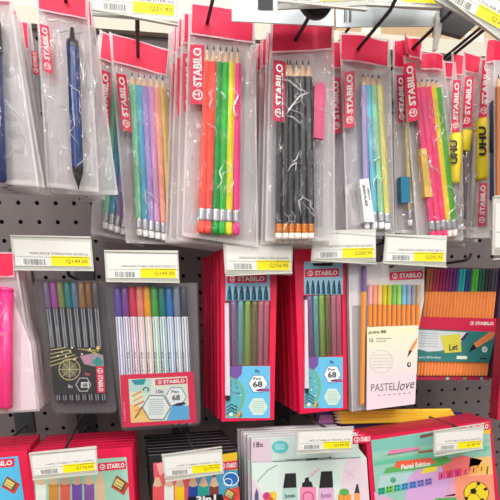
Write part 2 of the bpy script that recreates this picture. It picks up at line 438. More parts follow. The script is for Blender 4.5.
# ================================================================== THE SETTING
def pegboard_mat():
    m = bpy.data.materials.new('perforated_board'); m.use_nodes = True; nt = m.node_tree; N = nt.nodes; K = nt.links
    b = N['Principled BSDF']; b.inputs['Roughness'].default_value = .5
    tc = N.new('ShaderNodeTexCoord'); sx = N.new('ShaderNodeSeparateXYZ'); K.new(tc.outputs['Object'], sx.inputs[0])
    def frac(o, off):
        a = N.new('ShaderNodeMath'); a.operation = 'ADD'; a.inputs[1].default_value = off; K.new(o, a.inputs[0])
        d = N.new('ShaderNodeMath'); d.operation = 'DIVIDE'; d.inputs[1].default_value = .0254; K.new(a.outputs[0], d.inputs[0])
        f = N.new('ShaderNodeMath'); f.operation = 'FRACT'; K.new(d.outputs[0], f.inputs[0])
        s = N.new('ShaderNodeMath'); s.operation = 'SUBTRACT'; s.inputs[1].default_value = .5; K.new(f.outputs[0], s.inputs[0])
        p = N.new('ShaderNodeMath'); p.operation = 'POWER'; p.inputs[1].default_value = 2; K.new(s.outputs[0], p.inputs[0]); return p.outputs[0]
    a = N.new('ShaderNodeMath'); K.new(frac(sx.outputs[0], 10 * .0254 - .0065), a.inputs[0]); K.new(frac(sx.outputs[2], 30 * .0254 + .0127 - .126 + .0254 * 5), a.inputs[1])
    g = N.new('ShaderNodeMath'); g.operation = 'LESS_THAN'; g.inputs[1].default_value = (.105) ** 2 * 1.15; K.new(a.outputs[0], g.inputs[0])
    n = N.new('ShaderNodeTexNoise'); n.inputs['Scale'].default_value = 6; K.new(tc.outputs['Object'], n.inputs['Vector'])
    cr = N.new('ShaderNodeMix'); cr.data_type = 'RGBA'; cr.inputs[6].default_value = lin((102, 92, 92)); cr.inputs[7].default_value = lin((114, 104, 102))
    K.new(n.outputs['Fac'], cr.inputs[0]); K.new(cr.outputs[2], b.inputs['Base Color'])
    t = N.new('ShaderNodeBsdfTransparent'); mx = N.new('ShaderNodeMixShader')
    K.new(g.outputs[0], mx.inputs[0]); K.new(b.outputs[0], mx.inputs[1]); K.new(t.outputs[0], mx.inputs[2])
    K.new(mx.outputs[0], N['Material Output'].inputs[0]); return m
def struct(name, mb):
    o = mb.build(name); o['kind'] = 'structure'; return o
mb = MB(); mb.box((-.75, 0, -.62), (1.35, .003, .366), pegboard_mat()); struct('wall_back', mb)
mb = MB(); mb.box((-.75, .02, -.62), (1.35, .03, .366), mat((28, 26, 27), .8, 0, 'cavity_shade')); struct('hole_shade_sheet', mb)  # near-black sheet standing in for the shade behind the holes
mb = MB(); mb.box((-.75, -.012, .366), (1.35, .03, .385), mat((208, 202, 184), .4, 0, 'cream_painted_steel'))
mb.box((-.75, .03, .366), (1.35, .34, .376), mat((208, 202, 184), .4, 0, 'cream_painted_steel')); struct('trim_2', mb)
mb = MB(); mb.box((-.75, .34, .30), (1.35, .36, 1.3), mat((222, 218, 206), .6, 0, 'cream_wall_panel')); struct('wall_upper', mb)
def carton(x0, x1, y0, h, c, lab, lc):
    t = thing('cardboard_carton', lab, 'box', Matrix.Translation(((x0 + x1) / 2, y0 + .1, .376)))
    w_ = (x1 - x0) / 2; m = MB(); m.box((-w_, -.1, 0), (w_, .1, h), mat(c, .8, 0, 'corrugated_card', var=.1)); m.build('carton_body', t)
    m = MB(); m.box((-w_, -.1006, h * .62), (w_, -.1, h * .72), mat((200, 178, 140), .4, 0, 'packing_tape')); m.build('packing_tape', t)
    m = MB(); m.box((-w_ * .5, -.1012, .012), (-w_ * .1, -.1, .05), mat(lc, .6, 0, 'paper_label')); m.build('paper_label', t)
carton(.335, .50, .06, .16, (186, 158, 120), 'brown cardboard carton on the top ledge, the leftmost of the cartons', (228, 220, 205))
carton(.51, .68, .05, .18, (196, 172, 140), 'pale brown carton on the top ledge behind the tilted ticket', (235, 228, 215))
carton(.69, .90, .07, .15, (170, 128, 104), 'reddish brown carton on the top ledge at the far right', (235, 215, 205))
t = thing('display_bracket', 'dark grey plastic bracket hanging under the tilted price ticket', 'bracket', Frame((441, 4), (474, 22), (440, 30), .60).M)
f = Frame((441, 4), (474, 22), (440, 30), .60); mb = MB()
mb.slab(f.P([(441, 31), (463, 37), (476, 25), (443, 3)]), -.001, .006, mat((58, 58, 58), .5, 0, 'dark_grey_plastic')); mb.build('bracket_plate', t)
mb = MB(); mb.slab(f.P([(434, 50), (437, 50), (442, 25), (437, 12)]), -.001, .004, mat((222, 220, 210), .4, 0, 'pale_plastic')); mb.build('pale_clip', t)

mb = MB(); mb.box((-2.2, -3.2, -1.26), (2.8, .36, -1.25), mat((150, 145, 140), .3, 0, 'floor_tile')); struct('floor', mb)

# ================================================================== ROW 1: hooks with pencil bags
TICKETS1 = [
 ((92, -24), (178, -16), (178, 22), (92, 15)),
 ((278, -30), (366, -34), (366, 5), (278, 9)),
 ((366, -30), (440, -32), (440, 10), (366, 5)),
 ((452, -38), (529, 5), (512, 43), (435, 0)),
]
hook('black hook holding the pastel pencil bags, with a price ticket of Q21.90', (138, 57), .69, .60, TICKETS1[0], 'Q21.90', 'LAPIZ PASTEL BLISTER X6', .585)
hook('black hook through the neon pencil bag header', (207, 24), .64, .56, None)
hook('black hook through the graphite pencil bag header, below the round black disc', (295, 41), .63, .54, TICKETS1[1], 'Q24.90', 'LAPIZ GRAFITO BLISTER X6', .545)
hook('black hook through the creased header of the four-pencil bag', (357, 50), .655, .56, TICKETS1[2], 'Q29.90', 'LAPIZ PASTEL BLISTER X4', .580)
hook('black hook through the folded header of the pink pencil bag', (413, 48), .66, .57, None)
hook('black hook at the right over the glue and pencil bags, tilted price ticket', (447, 60), .70, .57, TICKETS1[3], 'Q27.90', 'SET ESCOLAR BLISTER', .56, arm=True)
hook('black hook holding the blue pen bags at the upper left', (66, 2), .62, .55, None)
hook('black hook holding the pen bags at the left edge of the board', (-18, 6), .61, .55, None)
def plate(q, D, lab, mark=None, bars=False):
    f = Frame(q[0], q[1], q[3], D); t = thing('ticket_plate', lab, 'sign holder', f.M)
    mb = MB(); mb.slab(f.P([q[3], q[2], q[1], q[0]]), 0, .0018, mat((214, 222, 226), .3, 0, 'pale_blue_plastic')); mb.build('plate_body', t)
    mb = MB(); mb.slab(f.P([(q[0][0], q[0][1] + 2), (q[1][0], q[1][1] + 2), q[1], q[0]]), -.002, .003, mat((222, 222, 214), .3, 0, 'ticket_rail')); mb.build('top_lip', t)
    a = Art(f, .0006)
    if mark: a.poly(mark, (24, 24, 28))
    if bars:
        for i, x in enumerate((344, 346.2, 349, 350.6)): a.poly([(x, 22), (x + (1.3 if i % 2 == 0 else .6), 22), (x + (1.3 if i % 2 == 0 else .6), 8), (x, 8)], (80, 82, 86))
    if mark or bars: a.build('printed_marks', t)
plate([(232, -18), (334, -20), (334, 26), (232, 21)], .60, 'pale blue empty ticket plate with a black square, above the neon pencils', [(258, 9.5), (273, 10), (273, -8), (258, -8)])
plate([(336, -18), (441, -20), (439, 26), (336, 27)], .605, 'pale blue ticket plate with thin bars, behind the creased header bag hook', None, True)
f = Frame((298, -20), (333, -20), (298, 15), .565)
t = thing('security_disc', 'round black plastic disc on the hook above the graphite pencils', 'security tag', f.M)
c0 = f.L(315.5, -2); c1 = f.L(333, -2); r_ = abs(c1[0] - c0[0])
m_ = mat((30, 30, 34), .35, 0, 'black_plastic'); mb = MB()
mb.lathe((c0[0], .002, c0[1]), (c0[0], -.004, c0[1]), [(0, r_, m_), (.75, r_, m_), (1, r_ * .93, m_)], 40); mb.build('disc_body', t)
mb = MB(); mb.lathe((c0[0], -.004, c0[1]), (c0[0], -.007, c0[1]), [(0, r_ * .4, m_), (1, r_ * .36, m_)], 24); mb.build('disc_boss', t)

# --- far left blue pen bags
f = Frame((-60, -20), (10, -6), (-42, 182), .60)
t = thing('pen_bag', 'clear bag at the picture\'s left edge with a sliver of dark blue pen', 'bag of stationery', f.M)
bag(f, t, [(-62, -20), (9, -6), (38, 186), (-40, 182)], .009, 1, curl=.0006); header(f, t, [(-60, -18), (8, -5), (9, -1), (-58, -3)], seed=1)
pen(f, t, (-6, 20), (1, 182), (50, 50, 56), (42, 58, 112), .0062, .2)
stack(t, 4, .012, ['clear bag right behind the left edge pen bag, second on its hook', 'clear bag behind the left edge pen bag, third on its hook', 'clear bag behind the left edge pen bag, fourth on its hook', 'clear bag behind the left edge pen bag, last on its hook'], 'pen bags at the left edge', roll=.03)
f = Frame((12, 20), (30, 23), (22, 175), .67)
t = thing('pen_bag', 'narrow clear bag with a small red header between the two pen bags', 'bag of stationery', f.M)
bag(f, t, [(11, 18), (30, 22), (47, 180), (20, 178)], .006, 2, curl=.001); header(f, t, [(14.5, 21.5), (27, 23), (28, 48), (16, 46)], seed=2, off=.004)
vlogo(f, t, [(31, 51), (37.5, 51.5), (39.5, 75), (33, 74)], .005)
pen(f, t, (24, 58), (32, 170), (70, 64, 70), (150, 138, 142), .003, .2)
# --- blue pen bag
f = Frame((38, -14), (86, -6), (48, 187), .62)
t = thing('pen_bag', 'clear bag with one thick dark blue pen under a red header', 'bag of stationery', f.M)
bag(f, t, [(36, -16), (87, -8), (98, 192), (48, 187)], .011, 3, curl=.0012, glint_folds=[[(44, 18), (52, 22), (60, 21), (68, 25), (80, 24)], [(44, 95), (52, 99), (57, 108)], [(80, 60), (84, 78), (82, 90)]]); header(f, t, [(38, -14), (85.5, -7), (85.5, 17.5), (39, 8)], seed=3)
vlogo(f, t, [(39, 22), (49, 26.5), (53, 74.5), (43.5, 71.5)], .006)
off = .0065; a = f.L(72, 28, off); b = f.L(78.5, 189, off)
p0 = Vector((a[0], -off, a[1])); p1 = Vector((b[0], -off, b[1])); NV = plast((44, 66, 122)); BK = plast((42, 40, 44))
mb = MB(); mb.lathe(p0, p1, [(.0, .0018, BK), (.07, .0030, BK), (.075, .0054, BK), (.12, .0058, NV), (.4, .0060, NV), (.86, .0058, BK), (.9, .005, BK), (.985, .0008, BK), (1, .0006, BK)], 16)
p_ = mb.build('ballpoint_pen', t)
d = (p1 - p0); m2 = MB(); c0 = p0 + d * .1 + Vector((-.004, -.0045, 0)); c1 = p0 + d * .52 + Vector((-.004, -.0045, 0))
m2.tube([c0 + Vector((.003, .002, 0)), c0, c1], .0017, plast((36, 52, 100))); m2.build('clip', p_)
A = Art(f, .0126); A.text('ballpoint', (75, 120), (72.5, 84), (72.6, 120.2), (196, 204, 224), 1, 0); A.build('barrel_lettering', p_)
cps = stack(t, 4, .014, ['second dark blue pen bag, edge showing right of the front one', 'third dark blue pen bag on its hook', 'fourth dark blue pen bag on its hook', 'rearmost dark blue pen bag on its hook, lowest edge in shade'], 'dark blue pen bags', roll=.03)
cps[0].matrix_world = Matrix.Translation((.003, 0, -.002)) @ cps[0].matrix_world @ Matrix.Rotation(-.075, 4, 'Y')
for ch in [c for c in cps[0].children if c.name.startswith('ballpoint')]:
    for g in list(ch.children): bpy.data.objects.remove(g)
    bpy.data.objects.remove(ch)

# --- pastel pencils (six)
def pencils(f, t, tops, bots, cols, **k):
    for a, b, c in zip(tops, bots, cols): pencil(f, t, a, b, c, **k)
PAST = [(146, 220, 176), (92, 178, 208), (170, 152, 212), (214, 156, 202), (248, 172, 148), (232, 198, 112)]
f = Frame((112, 34), (168, 50), (126, 243), .69)
t = thing('pencil_bag', 'bag of six pastel pencils with erasers and red header, front of its stack', 'bag of pencils', f.M)
bag(f, t, [(110, 32), (169, 49), (180, 245), (127, 243)], .009, 5, curl=.001); header(f, t, [(112.5, 34), (168, 50.5), (166, 74), (113.5, 60)], seed=5, wave=.001)
vlogo(f, t, [(114.5, 73), (126, 75), (132, 132), (122, 130)], .009)
pencils(f, t, [(132 + 6.1 * i, 73 + .8 * i) for i in range(6)], [(139.5 + 6.2 * i, 236 + 1.2 * i) for i in range(6)], PAST, er=(236, 232, 228), r=.0037)
cp = stack(t, 4, .012, ['pastel pencil bag second in its stack, leaning out to the left', 'pastel pencil bag third in its stack, with red label strip at the left', 'pastel pencil bag fourth in its stack', 'rearmost pastel pencil bag of its stack'], 'bags of six pastel pencils', roll=.02)
g = Frame((102, 40), (156, 48), (91, 233), .712)
for i, c in enumerate(cp): c.matrix_world = Matrix.Translation((-.003 * i, .012 * i, 0)) @ g.M @ Matrix.Rotation(-.012 * i, 4, 'Y')

# --- neon pencils
f = Frame((192, 4), (253, 12), (184, 237), .64)
NEON = [(252, 92, 74), (250, 84, 72), (28, 152, 60), (56, 186, 66), (236, 226, 30), (250, 56, 140)]
t = thing('pencil_bag', 'bag of six neon pencils in coral, green, yellow and pink, front of its stack', 'bag of pencils', f.M)
bag(f, t, [(190, 2), (254, 10), (257, 247), (183, 236)], .010, 7, curl=.001, glint_folds=[[(208, 92), (212, 100), (209, 106), (213, 112)], [(232, 88), (238, 96), (233, 108), (235, 117), (239, 112)], [(221, 92), (225, 98), (221, 101)], [(216, 190), (222, 182), (219, 172), (226, 160)]]); header(f, t, [(192.5, 4), (253, 12), (252, 41), (191.5, 32.5)], seed=7)
vlogo(f, t, [(191.5, 44), (204.5, 45), (205, 104.5), (190.5, 104)], .0075)
pencils(f, t, [(212.4 + 6.7 * i, 46 + .8 * i) for i in range(2)] + [(225 + 6.2 * i, 47.5) for i in range(2)] + [(237, 48), (240, 49)],
        [(201 + 7 * i, 230) for i in range(2)] + [(215.5 + 6.9 * i, 231) for i in range(2)] + [(228.8, 231), (236, 232)], NEON, r=.0040, off=.0055) if False else None
tx = [209.6, 216, 222.4, 228.4, 234.2, 239.8]; bx = [201, 207.8, 215, 221.8, 228.6, 236]
pencils(f, t, [(x - 2.0, 45 + .5 * i) for i, x in enumerate(tx)], [(x, 231 + .4 * i) for i, x in enumerate(bx)], NEON, r=.0041, tip=.085, off=.0055)
for o, c in zip([o for o in t.children if o.name.startswith('pencil')], NEON):       # ribbed ferrules and matching erasers
    pass
for i in range(6):
    off = .0055; a = f.L(tx[i] - 2, 45 + .5 * i, off); b = f.L(bx[i], 231 + .4 * i, off)
    p0 = Vector((a[0], -off, a[1])); p1 = Vector((b[0], -off, b[1])); par = [o for o in t.children if o.name.startswith('pencil')][i]
    m2 = MB(); m2.lathe(p0, p1, [(.87 + .07 * k / 7, .0043 * (1.02 if k % 2 else .95), SILVER) for k in range(8)], 12); m2.build('ferrule', par)
    m3 = MB(); em = mat(NEON[i], .7, 0, 'rubber'); m3.lathe(p0, p1, [(.94, .0040, em), (1.0, .0040, em), (1.012, .003, em)], 12); m3.build('eraser', par)
cp = stack(t, 4, .013, ['neon pencil bag second in its stack, pale edge showing at the left', 'neon pencil bag third in its stack', 'neon pencil bag fourth in its stack', 'rearmost neon pencil bag, narrow red header strip at the left of the stack'], 'bags of six neon pencils', roll=.012)
for i, c in enumerate(cp): c.matrix_world = Matrix.Translation((-.007 - .004 * i, 0, -.003)) @ c.matrix_world

# --- graphite pencils
f = Frame((273, 24), (332, 20), (266, 240), .63)
t = thing('pencil_bag', 'bag of black graphite pencils with a pink eraser, front of its stack', 'bag of pencils', f.M)
bag(f, t, [(271, 23), (333, 19), (334, 241), (266, 241)], .010, 9, curl=.0008, glint_folds=[[(281, 80), (288, 81), (299, 90), (309, 93)], [(309, 93), (299, 97), (288, 111), (286, 116)], [(286, 116), (293, 118), (300, 124), (302, 119)], [(291, 163), (296, 160), (301, 146)], [(287, 172), (291, 166), (296, 163), (294, 176)]]); header(f, t, [(273.5, 24), (332, 20.5), (331, 48), (272, 51.5)], seed=9)
vlogo(f, t, [(273, 61), (285.5, 62), (285, 123), (273, 120.5)], .009, bg=(196, 20, 70))
COP = mat((222, 140, 66), .3, .6, 'copper_ferrule')
tx = [281, 287.5, 290.4, 296.4, 302.5, 308.6]; bx = [278.5, 285, 291.5, 298, 304.6, 311]
pencils(f, t, [(x, 60) for x in tx], [(x, 239) for x in bx], [(26, 28, 32)] * 6, r=.0041, tip=.09, ferrule=COP, er=(238, 228, 214), off=.0055, ferlen=.055, erlen=.035)
a = f.L(319, 80, .005); b = f.L(318, 140, .005); pk = mat((236, 92, 140), .6, 0, 'rubber')
mb = MB(); mb.slab(f.P([(313, 138), (323, 140), (325, 88), (321, 82), (314, 86)], .005), -.0075, -.001, pk); er = mb.build('pink_eraser', t)
a = Art(f, .0005)
mb = MB(); mb.slab(f.P([(313, 226), (322, 227), (323, 141), (314, 140)], .004), -.006, -.001, HARD); mb.build('clear_sharpener_tube', t)
A = Art(f, .0100)
for x in (282.5, 300, 311): A.text('graphite HB', (x, 206), (x - .5, 150), (x + 2.2, 206), (150, 150, 150), 1, 0)
A.build('pencil_lettering', t)
cp = stack(t, 5, .013, ['graphite pencil bag second in its stack, left edges showing', 'graphite pencil bag third in its stack', 'graphite pencil bag fourth in its stack, dark red label at the left', 'graphite pencil bag fifth in its stack', 'rearmost graphite pencil bag with a small red header beside the neon pencils'], 'bags of six graphite pencils', roll=.008)
for i, c in enumerate(cp): c.matrix_world = Matrix.Translation((-.002 - .003 * i, 0, -.003)) @ c.matrix_world

# --- four pastel pencils with eraser
f = Frame((342, 33), (388, 41), (350, 232), .655)
t = thing('pencil_bag', 'bag with four pastel pencils and a white eraser, creased red header', 'bag of pencils', f.M)
bag(f, t, [(340, 31), (389, 39), (394, 236), (347, 234)], .009, 11, curl=.001, glint_folds=[[(372, 130), (376, 140), (373, 150), (379, 160)], [(377, 195), (381, 182), (376, 176), (372, 184), (377, 195)], [(365, 112), (369, 122), (374, 128)]]); header(f, t, [(342.5, 33.5), (388.5, 41), (388, 65), (341.5, 58.5)], seed=11, wave=.0022)
vlogo(f, t, [(343.5, 69), (354.5, 71), (355, 127), (345, 128)], .008)
pencils(f, t, [(363, 74), (367.5, 74), (372.5, 74.5), (378.5, 75)], [(367, 229), (374.5, 229), (381.5, 229), (387.5, 230)],
        [(176, 160, 214), (96, 196, 220), (150, 214, 168), (224, 214, 116)], er=(236, 236, 236), r=.0040, off=.0055)
mb = MB(); mb.slab(f.P([(362, 223), (372, 223), (366, 180), (357, 181)], .004), -.012, -.001, mat((240, 240, 238), .6, 0, 'white_rubber')); e_ = mb.build('white_eraser', t)
A = Art(f, .0122); A.text('ERASER', (365.5, 206), (362, 184), (368, 206), (70, 70, 70), 1, .02); A.text('soft', (369, 200), (367, 188), (371, 200), (70, 70, 70), 1, .02); A.build('eraser_lettering', e_)
cp = stack(t, 4, .014, ['four-pencil bag second in its stack, red label strip showing at the left', 'four-pencil bag third in its stack', 'four-pencil bag fourth in its stack', 'rearmost four-pencil bag of its stack'], 'bags of four pastel pencils', roll=.008)
for i, c in enumerate(cp): c.matrix_world = Matrix.Translation((-.012 - .004 * i, 0, -.002)) @ c.matrix_world
# --- teal eraser bag
f = Frame((394, 40), (405, 41), (402, 232), .675)
t = thing('pencil_bag', 'narrow clear bag with a teal eraser between the four-pencil bag and the pink pencils', 'bag of stationery', f.M)
bag(f, t, [(393, 39), (409, 41), (415, 234), (396, 233)], .008, 13, curl=.001); header(f, t, [(395, 41), (410, 40), (410, 67), (394.5, 66)], seed=13)
vlogo(f, t, [(396, 74), (404.5, 75), (406, 123), (398, 123)], .008, bg=(176, 24, 78))
mb = MB(); mb.slab(f.P([(399, 204), (408, 203), (407, 178), (398, 178)], .004), -.011, -.001, mat((24, 116, 148), .5, 0, 'teal_sleeve')); mb.build('teal_eraser', t)
pencil(f, t, (405, 80), (410, 226), (206, 186, 120), er=(236, 236, 236), off=.004)
# --- pink neon bag with folded header
f = Frame((405, 36), (444, 56), (424, 240), .665)
t = thing('pencil_bag', 'bag of wide pink, yellow and green pencils leaning right with a folded red header', 'bag of pencils', f.M)
bag(f, t, [(404, 56), (444, 66), (463, 240), (418, 242)], .010, 15, curl=.0015)
header(f, t, [(404, 33), (422, 43), (421, 60), (407, 52)], seed=15, wave=.004, off=.006)
hb = header(f, t, [(419, 52), (443.5, 55), (443, 69), (421, 67)], seed=16, wave=.002, off=.004)
vlogo(f, t, [(405.5, 62), (415, 62), (419.5, 120), (408, 122)], .009)
for a_, b_, c_ in [((416, 80), (433, 238), (250, 70, 128)), ((421.5, 79), (439, 238), (252, 76, 134)), ((427, 79), (444.5, 237), (250, 64, 120)), ((432, 79), (449.5, 237), (240, 222, 40)), ((436.5, 80), (455, 236), (78, 172, 56))]:
    pencil(f, t, a_, b_, c_, r=.0040, er=(236, 226, 220) if c_[0] < 240 or c_[1] > 200 else c_, off=.0055, tip=.05)
mb = MB(); mb.slab(f.P([(423, 198), (430, 198), (424, 150), (418, 150)], .004), -.010, -.0015, mat((226, 186, 90), .5, 0, 'yellow_sleeve')); mb.build('yellow_eraser', t)
cp = stack(t, 3, .013, ['pink pencil bag second in its stack behind the folded header', 'pink pencil bag third in its stack', 'rearmost pink pencil bag of its stack'], 'bags of pink, yellow and green pencils', roll=.005, dx=.006)
# --- glue stick bags
def glue(q, hq, lq, gq, D, lab, seed, extra, glc=(246, 220, 30), txt=True):
    f = Frame(q[0], q[1], q[3], D); t = thing('glue_bag', lab, 'bag of stationery', f.M, 'glue and pencil bags at the right')
    bag(f, t, q, .009, seed, curl=.0012); header(f, t, hq, seed=seed); vlogo(f, t, lq, .0095)
    a = f.L(*gq[0], .006); b = f.L(*gq[1], .006); r = gq[2]; ym = mat(glc, .35, 0, 'yellow_glue_tube')
    mb = MB(); mb.lathe((a[0], -.006, a[1]), (b[0], -.006, b[1]), [(0, r * .8, ym), (.05, r, ym), (.95, r, ym), (1, r * .8, ym)], 16); g = mb.build('glue_stick', t)
    if txt:
        A = Art(f, .006 + r + .0006); x, y0 = gq[0]; y1 = gq[1][1]; X = (x + gq[1][0]) / 2
        A.text('UHU', (X + 3.4, y0 + (y1 - y0) * .12), (X + 3.8, y0 + (y1 - y0) * .60), (X - 4, y0 + (y1 - y0) * .12), (34, 32, 36), 1, .05); A.build('glue_lettering', g)
    for k, (a_, b_, c_) in enumerate(extra): pencil(f, t, a_, b_, c_, r=.0036, off=.004, er=(232, 228, 226))
    return f, t
glue([(443, 60), (455, 62), (462, 236), (446, 236)], [(445, 62.5), (453, 63), (452, 77), (446, 76)], [(452, 80), (461, 80), (459, 132), (451, 132)],
     [(455, 134), (453, 184), .0085], .672, 'glue stick bag furthest left of the glue bags, yellow tube half hidden', 21, [((459, 90), (461, 230), (176, 160, 150))])
glue([(452, 52), (464, 54), (470, 238), (452, 238)], [(454, 54), (463.5, 56), (462, 74), (454, 73)], [(464, 78), (474, 76), (471, 127), (462, 128)],
     [(465, 131), (463, 152), .0085], .684, 'glue stick bag in the middle of the glue bags, short yellow tube', 22, [((467, 130), (463, 231), (120, 104, 112))], txt=False)
f, t = glue([(462, 50), (484, 58), (490, 238), (464, 240)], [(463.5, 52.5), (481, 57), (478, 73), (463, 69)], [(481, 62), (492, 60), (488, 118), (478.5, 118)],
     [(483.5, 119), (482, 180), .0098], .696, 'glue stick bag with the large UHU tube, foremost of the glue bags', 23, [((475, 130), (471, 232), (190, 180, 176))])
vlogo(f, t, [(480, 183), (487.5, 183), (486, 226), (477.5, 226)], .0095, name='lower_logo_label', bg=(222, 60, 104))
mb = MB(); mb.slab(f.P([(464, 238), (488, 238), (488, 227), (466, 227)], .004), -.006, -.0015, mat((232, 230, 226), .5, 0, 'white_card')); mb.build('white_card_foot', t)
t['group'] = t['group']
stack(t, 2, .024, ['second bag behind the large UHU tube bag', 'rearmost bag behind the large UHU tube bag'], 'glue and pencil bags at the right', roll=.02, dz=-.003, dx=-.004)
f = Frame((486, 38), (512, 44), (490, 228), .66)
t = thing('pencil_bag', 'bag at the right edge with a navy marker and a twisted red header', 'bag of stationery', f.M)
bag(f, t, [(486, 38), (514, 44), (516, 232), (489, 230)], .010, 25, curl=.0012); header(f, t, [(488, 40), (512, 44), (510, 58), (486, 62)], seed=25, wave=.003)
pen(f, t, (497, 100), (496, 200), (46, 54, 84), (64, 74, 112), .0085, .5, off=.007)
f = Frame((496, 160), (530, 160), (496, 235), .63)
t = thing('pencil_bag', 'bag of natural brown pencils cut by the right edge of the picture', 'bag of pencils', f.M)
bag(f, t, [(494, 60), (530, 62), (530, 238), (495, 236)], .008, 27)
for i in range(4): pencil(f, t, (498.5 + 6.4 * i, 75), (498.5 + 6.4 * i, 236), (186, 116, 74), er=(236, 224, 200), off=.0045)
hook('black hook at the right edge with a ticket cut by the picture edge', (508, 66), .63, .58, ((493, 195), (570, 196), (568, 258), (492, 256)), 'Q31.90', 'LAPIZ NATURAL', .60, arm=False) if False else None

# ================================================================== ROW 2: pen sets
HK2 = [((10, 235), (91, 238.5), (94, 271), (14, 270)), ((104, 250), (178, 250.5), (179.5, 282.5), (106, 282)),
       ((223, 241), (293, 242), (292, 275), (225, 274)), ((313, 230.5), (376, 229), (376, 262), (311, 263)), ((386, 234), (447, 235.5), (446, 266), (383, 265))]
hook('grey hook with the Q144.00 ticket above the black pen wallet', (70, 276), .67, .655, HK2[0], 'Q144.00', 'MARCADOR STABILO PEN 68 METAL', .645)
hook('grey hook with the Q149.00 ticket above the ten-pen wallet', (150, 279), .67, .655, HK2[1], 'Q149.00', 'MARCADOR STABILO PEN 68 ESTUCHE X10', .645)
hook('hook with the Q256.90 ticket over the left red pen box', (248, 268), .67, .655, HK2[2], 'Q256.90', 'MARCADOR STABILO PEN 68 PASTEL', .645)
hook('hook with the Q260.90 ticket over the right red pen box', (322, 262), .67, .655, HK2[3], 'Q260.90', 'MARCADOR STABILO PEN 68 PASTEL', .645)
hook('hook with the Q295.90 ticket above the pastel fineliner pack', (392, 266), .66, .65, HK2[4], 'Q295.90', 'MARCADOR STABILO POINT 88 X12', .64)
hook('black hook at the left edge above the pink marker bag', (-14, 262), .66, .62)
hook('black hook with a white ticket cut by the right edge of the picture', (512, 200), .66, .62, ((493.5, 196), (560, 197), (558, 257), (492.5, 255)), 'Q31.90', 'PLUMA', .61)

# --- pink marker bag at the left edge
f = Frame((-50, 252), (13, 253), (-22, 414), .645)
t = thing('marker_bag', 'bag of neon pink markers cut by the left edge of the picture, red header', 'bag of markers', f.M)
bag(f, t, [(-52, 251), (14, 252), (39, 411), (-20, 415)], .013, 31, curl=.0)
header(f, t, [(-50, 253), (12.5, 253.5), (13.5, 276), (-49, 276)], seed=31)
for i, x in enumerate((-24, -10, 4, 15.5)):
    pen(f, t, (x - 9, 287), (x - 4 if i < 3 else 7, 408), (255, 62, 140), (255, 56, 134), .0076, .03, off=.0085)
A = Art(f, .0008); A.poly([(8, 412), (37, 409), (31, 345), (14, 300)], (246, 226, 234)); A.build('pale_backing_card', t)
stack(t, 4, .018, ['pink marker bag second on its hook, edge showing at the right', 'pink marker bag third on its hook', 'pink marker bag fourth on its hook', 'rearmost pink marker bag in shade'], 'bags of neon pink markers', dx=.0, roll=.002)

def wallet(f, root, q, depth, r=.006):
    """rigid clear wallet with rounded bottom corners"""
    tl, tr, br, bl = f.P(q)
    def rc(p, a, b, n=5):
        p = Vector(p); a = (Vector(a) - p).normalized() * r; b = (Vector(b) - p).normalized() * r
        return [tuple(p + a * (1 - k / n) ** 2 + b * (k / n) ** 2) for k in range(n + 1)]
    out = rc(bl, tl, br) + rc(br, bl, tr) + [tr, tl]
    mb = MB(); n = len(out)
    cen = Vector((sum(p[0] for p in out) / n, sum(p[1] for p in out) / n))
    inn = [tuple(cen + (Vector(p) - cen) * .965) for p in out]
    b = len(mb.v); mb.v += [(p[0], 0.0015, p[1]) for p in out] + [(p[0], -depth * .7, p[1]) for p in out] + [(p[0], -depth, p[1]) for p in inn]
    k = mb.mi(HARD)
    for lv in (0, 1):
        for i in range(n):
            j = (i + 1) % n; mb.f.append((b + lv * n + i, b + lv * n + j, b + (lv + 1) * n + j, b + (lv + 1) * n + i)); mb.m.append(k); mb.sm.append(False)
    mb.f.append(tuple(b + 2 * n + i for i in range(n))); mb.m.append(k); mb.sm.append(False)
    bm = mb.mi(WALLBACK)
    mb.f.append(tuple(b + i for i in reversed(range(n)))); mb.m.append(bm); mb.sm.append(False)
    return mb.build('clear_wallet', root)
WALLBACK = film('wallet_back', .38, (176, 168, 170), .2, .1, 20)

# --- metallic pens, black artwork
f = Frame((37, 279), (103, 281), (52, 414), .67)
t = thing('marker_wallet', 'clear wallet of metallic pens with black and gold printed card', 'set of markers', f.M)
wallet(f, t, [(36, 279), (104, 281), (117.5, 412), (53, 413)], .013, .007)
cap = [(126, 104, 140), (170, 70, 160), (130, 140, 70), (40, 130, 128), (90, 124, 150), (156, 112, 66), (134, 92, 52), (96, 84, 84)]
for i, c in enumerate(cap):
    pen(f, t, (45.5 + 7.0 * i, 282), (59.5 + 6.4 * i, 403), c, (62, 62, 68), .0040, .20, off=.0055, stripe=(150, 150, 156))
A = Art(f, .0100)
A.poly([(54, 395), (106, 393.5), (104, 347), (50, 347.5)], (38, 34, 36), 1)
for k in range(5): A.line(50.5, 350 + 4 * k, 66 + 3 * k, 347.5 + 2.4 * k, .9, (196, 184, 110), 2)
for k in range(4): A.line(78 + 5 * k, 349, 99, 351 + 3 * k, .8, (200, 176, 90), 2)
for x, y in ((62, 352), (70, 351), (66, 356), (75, 359), (90, 349), (82, 354), (72, 347.8), (58, 356)): A.ell(x, y, 1, 1, (236, 226, 180), 3, 8)
st = []
for k in range(10): a_ = math.radians(36 * k - 90); r_ = 2.8 if k % 2 == 0 else 1.2; st.append((98 + r_ * math.cos(a_), 348 - r_ * math.sin(a_)))
A.poly(st, (244, 214, 120), 3)
A.poly([(80, 356), (84, 364), (92, 366), (98, 366.5), (104, 366), (103, 355), (94, 353)], (170, 150, 160), 2)
A.poly([(92, 362), (98, 356), (103, 362), (101, 366.4), (96, 366)], (40, 150, 140), 3); A.poly([(81, 356), (88, 355), (91, 362), (86, 364)], (206, 140, 170), 3)
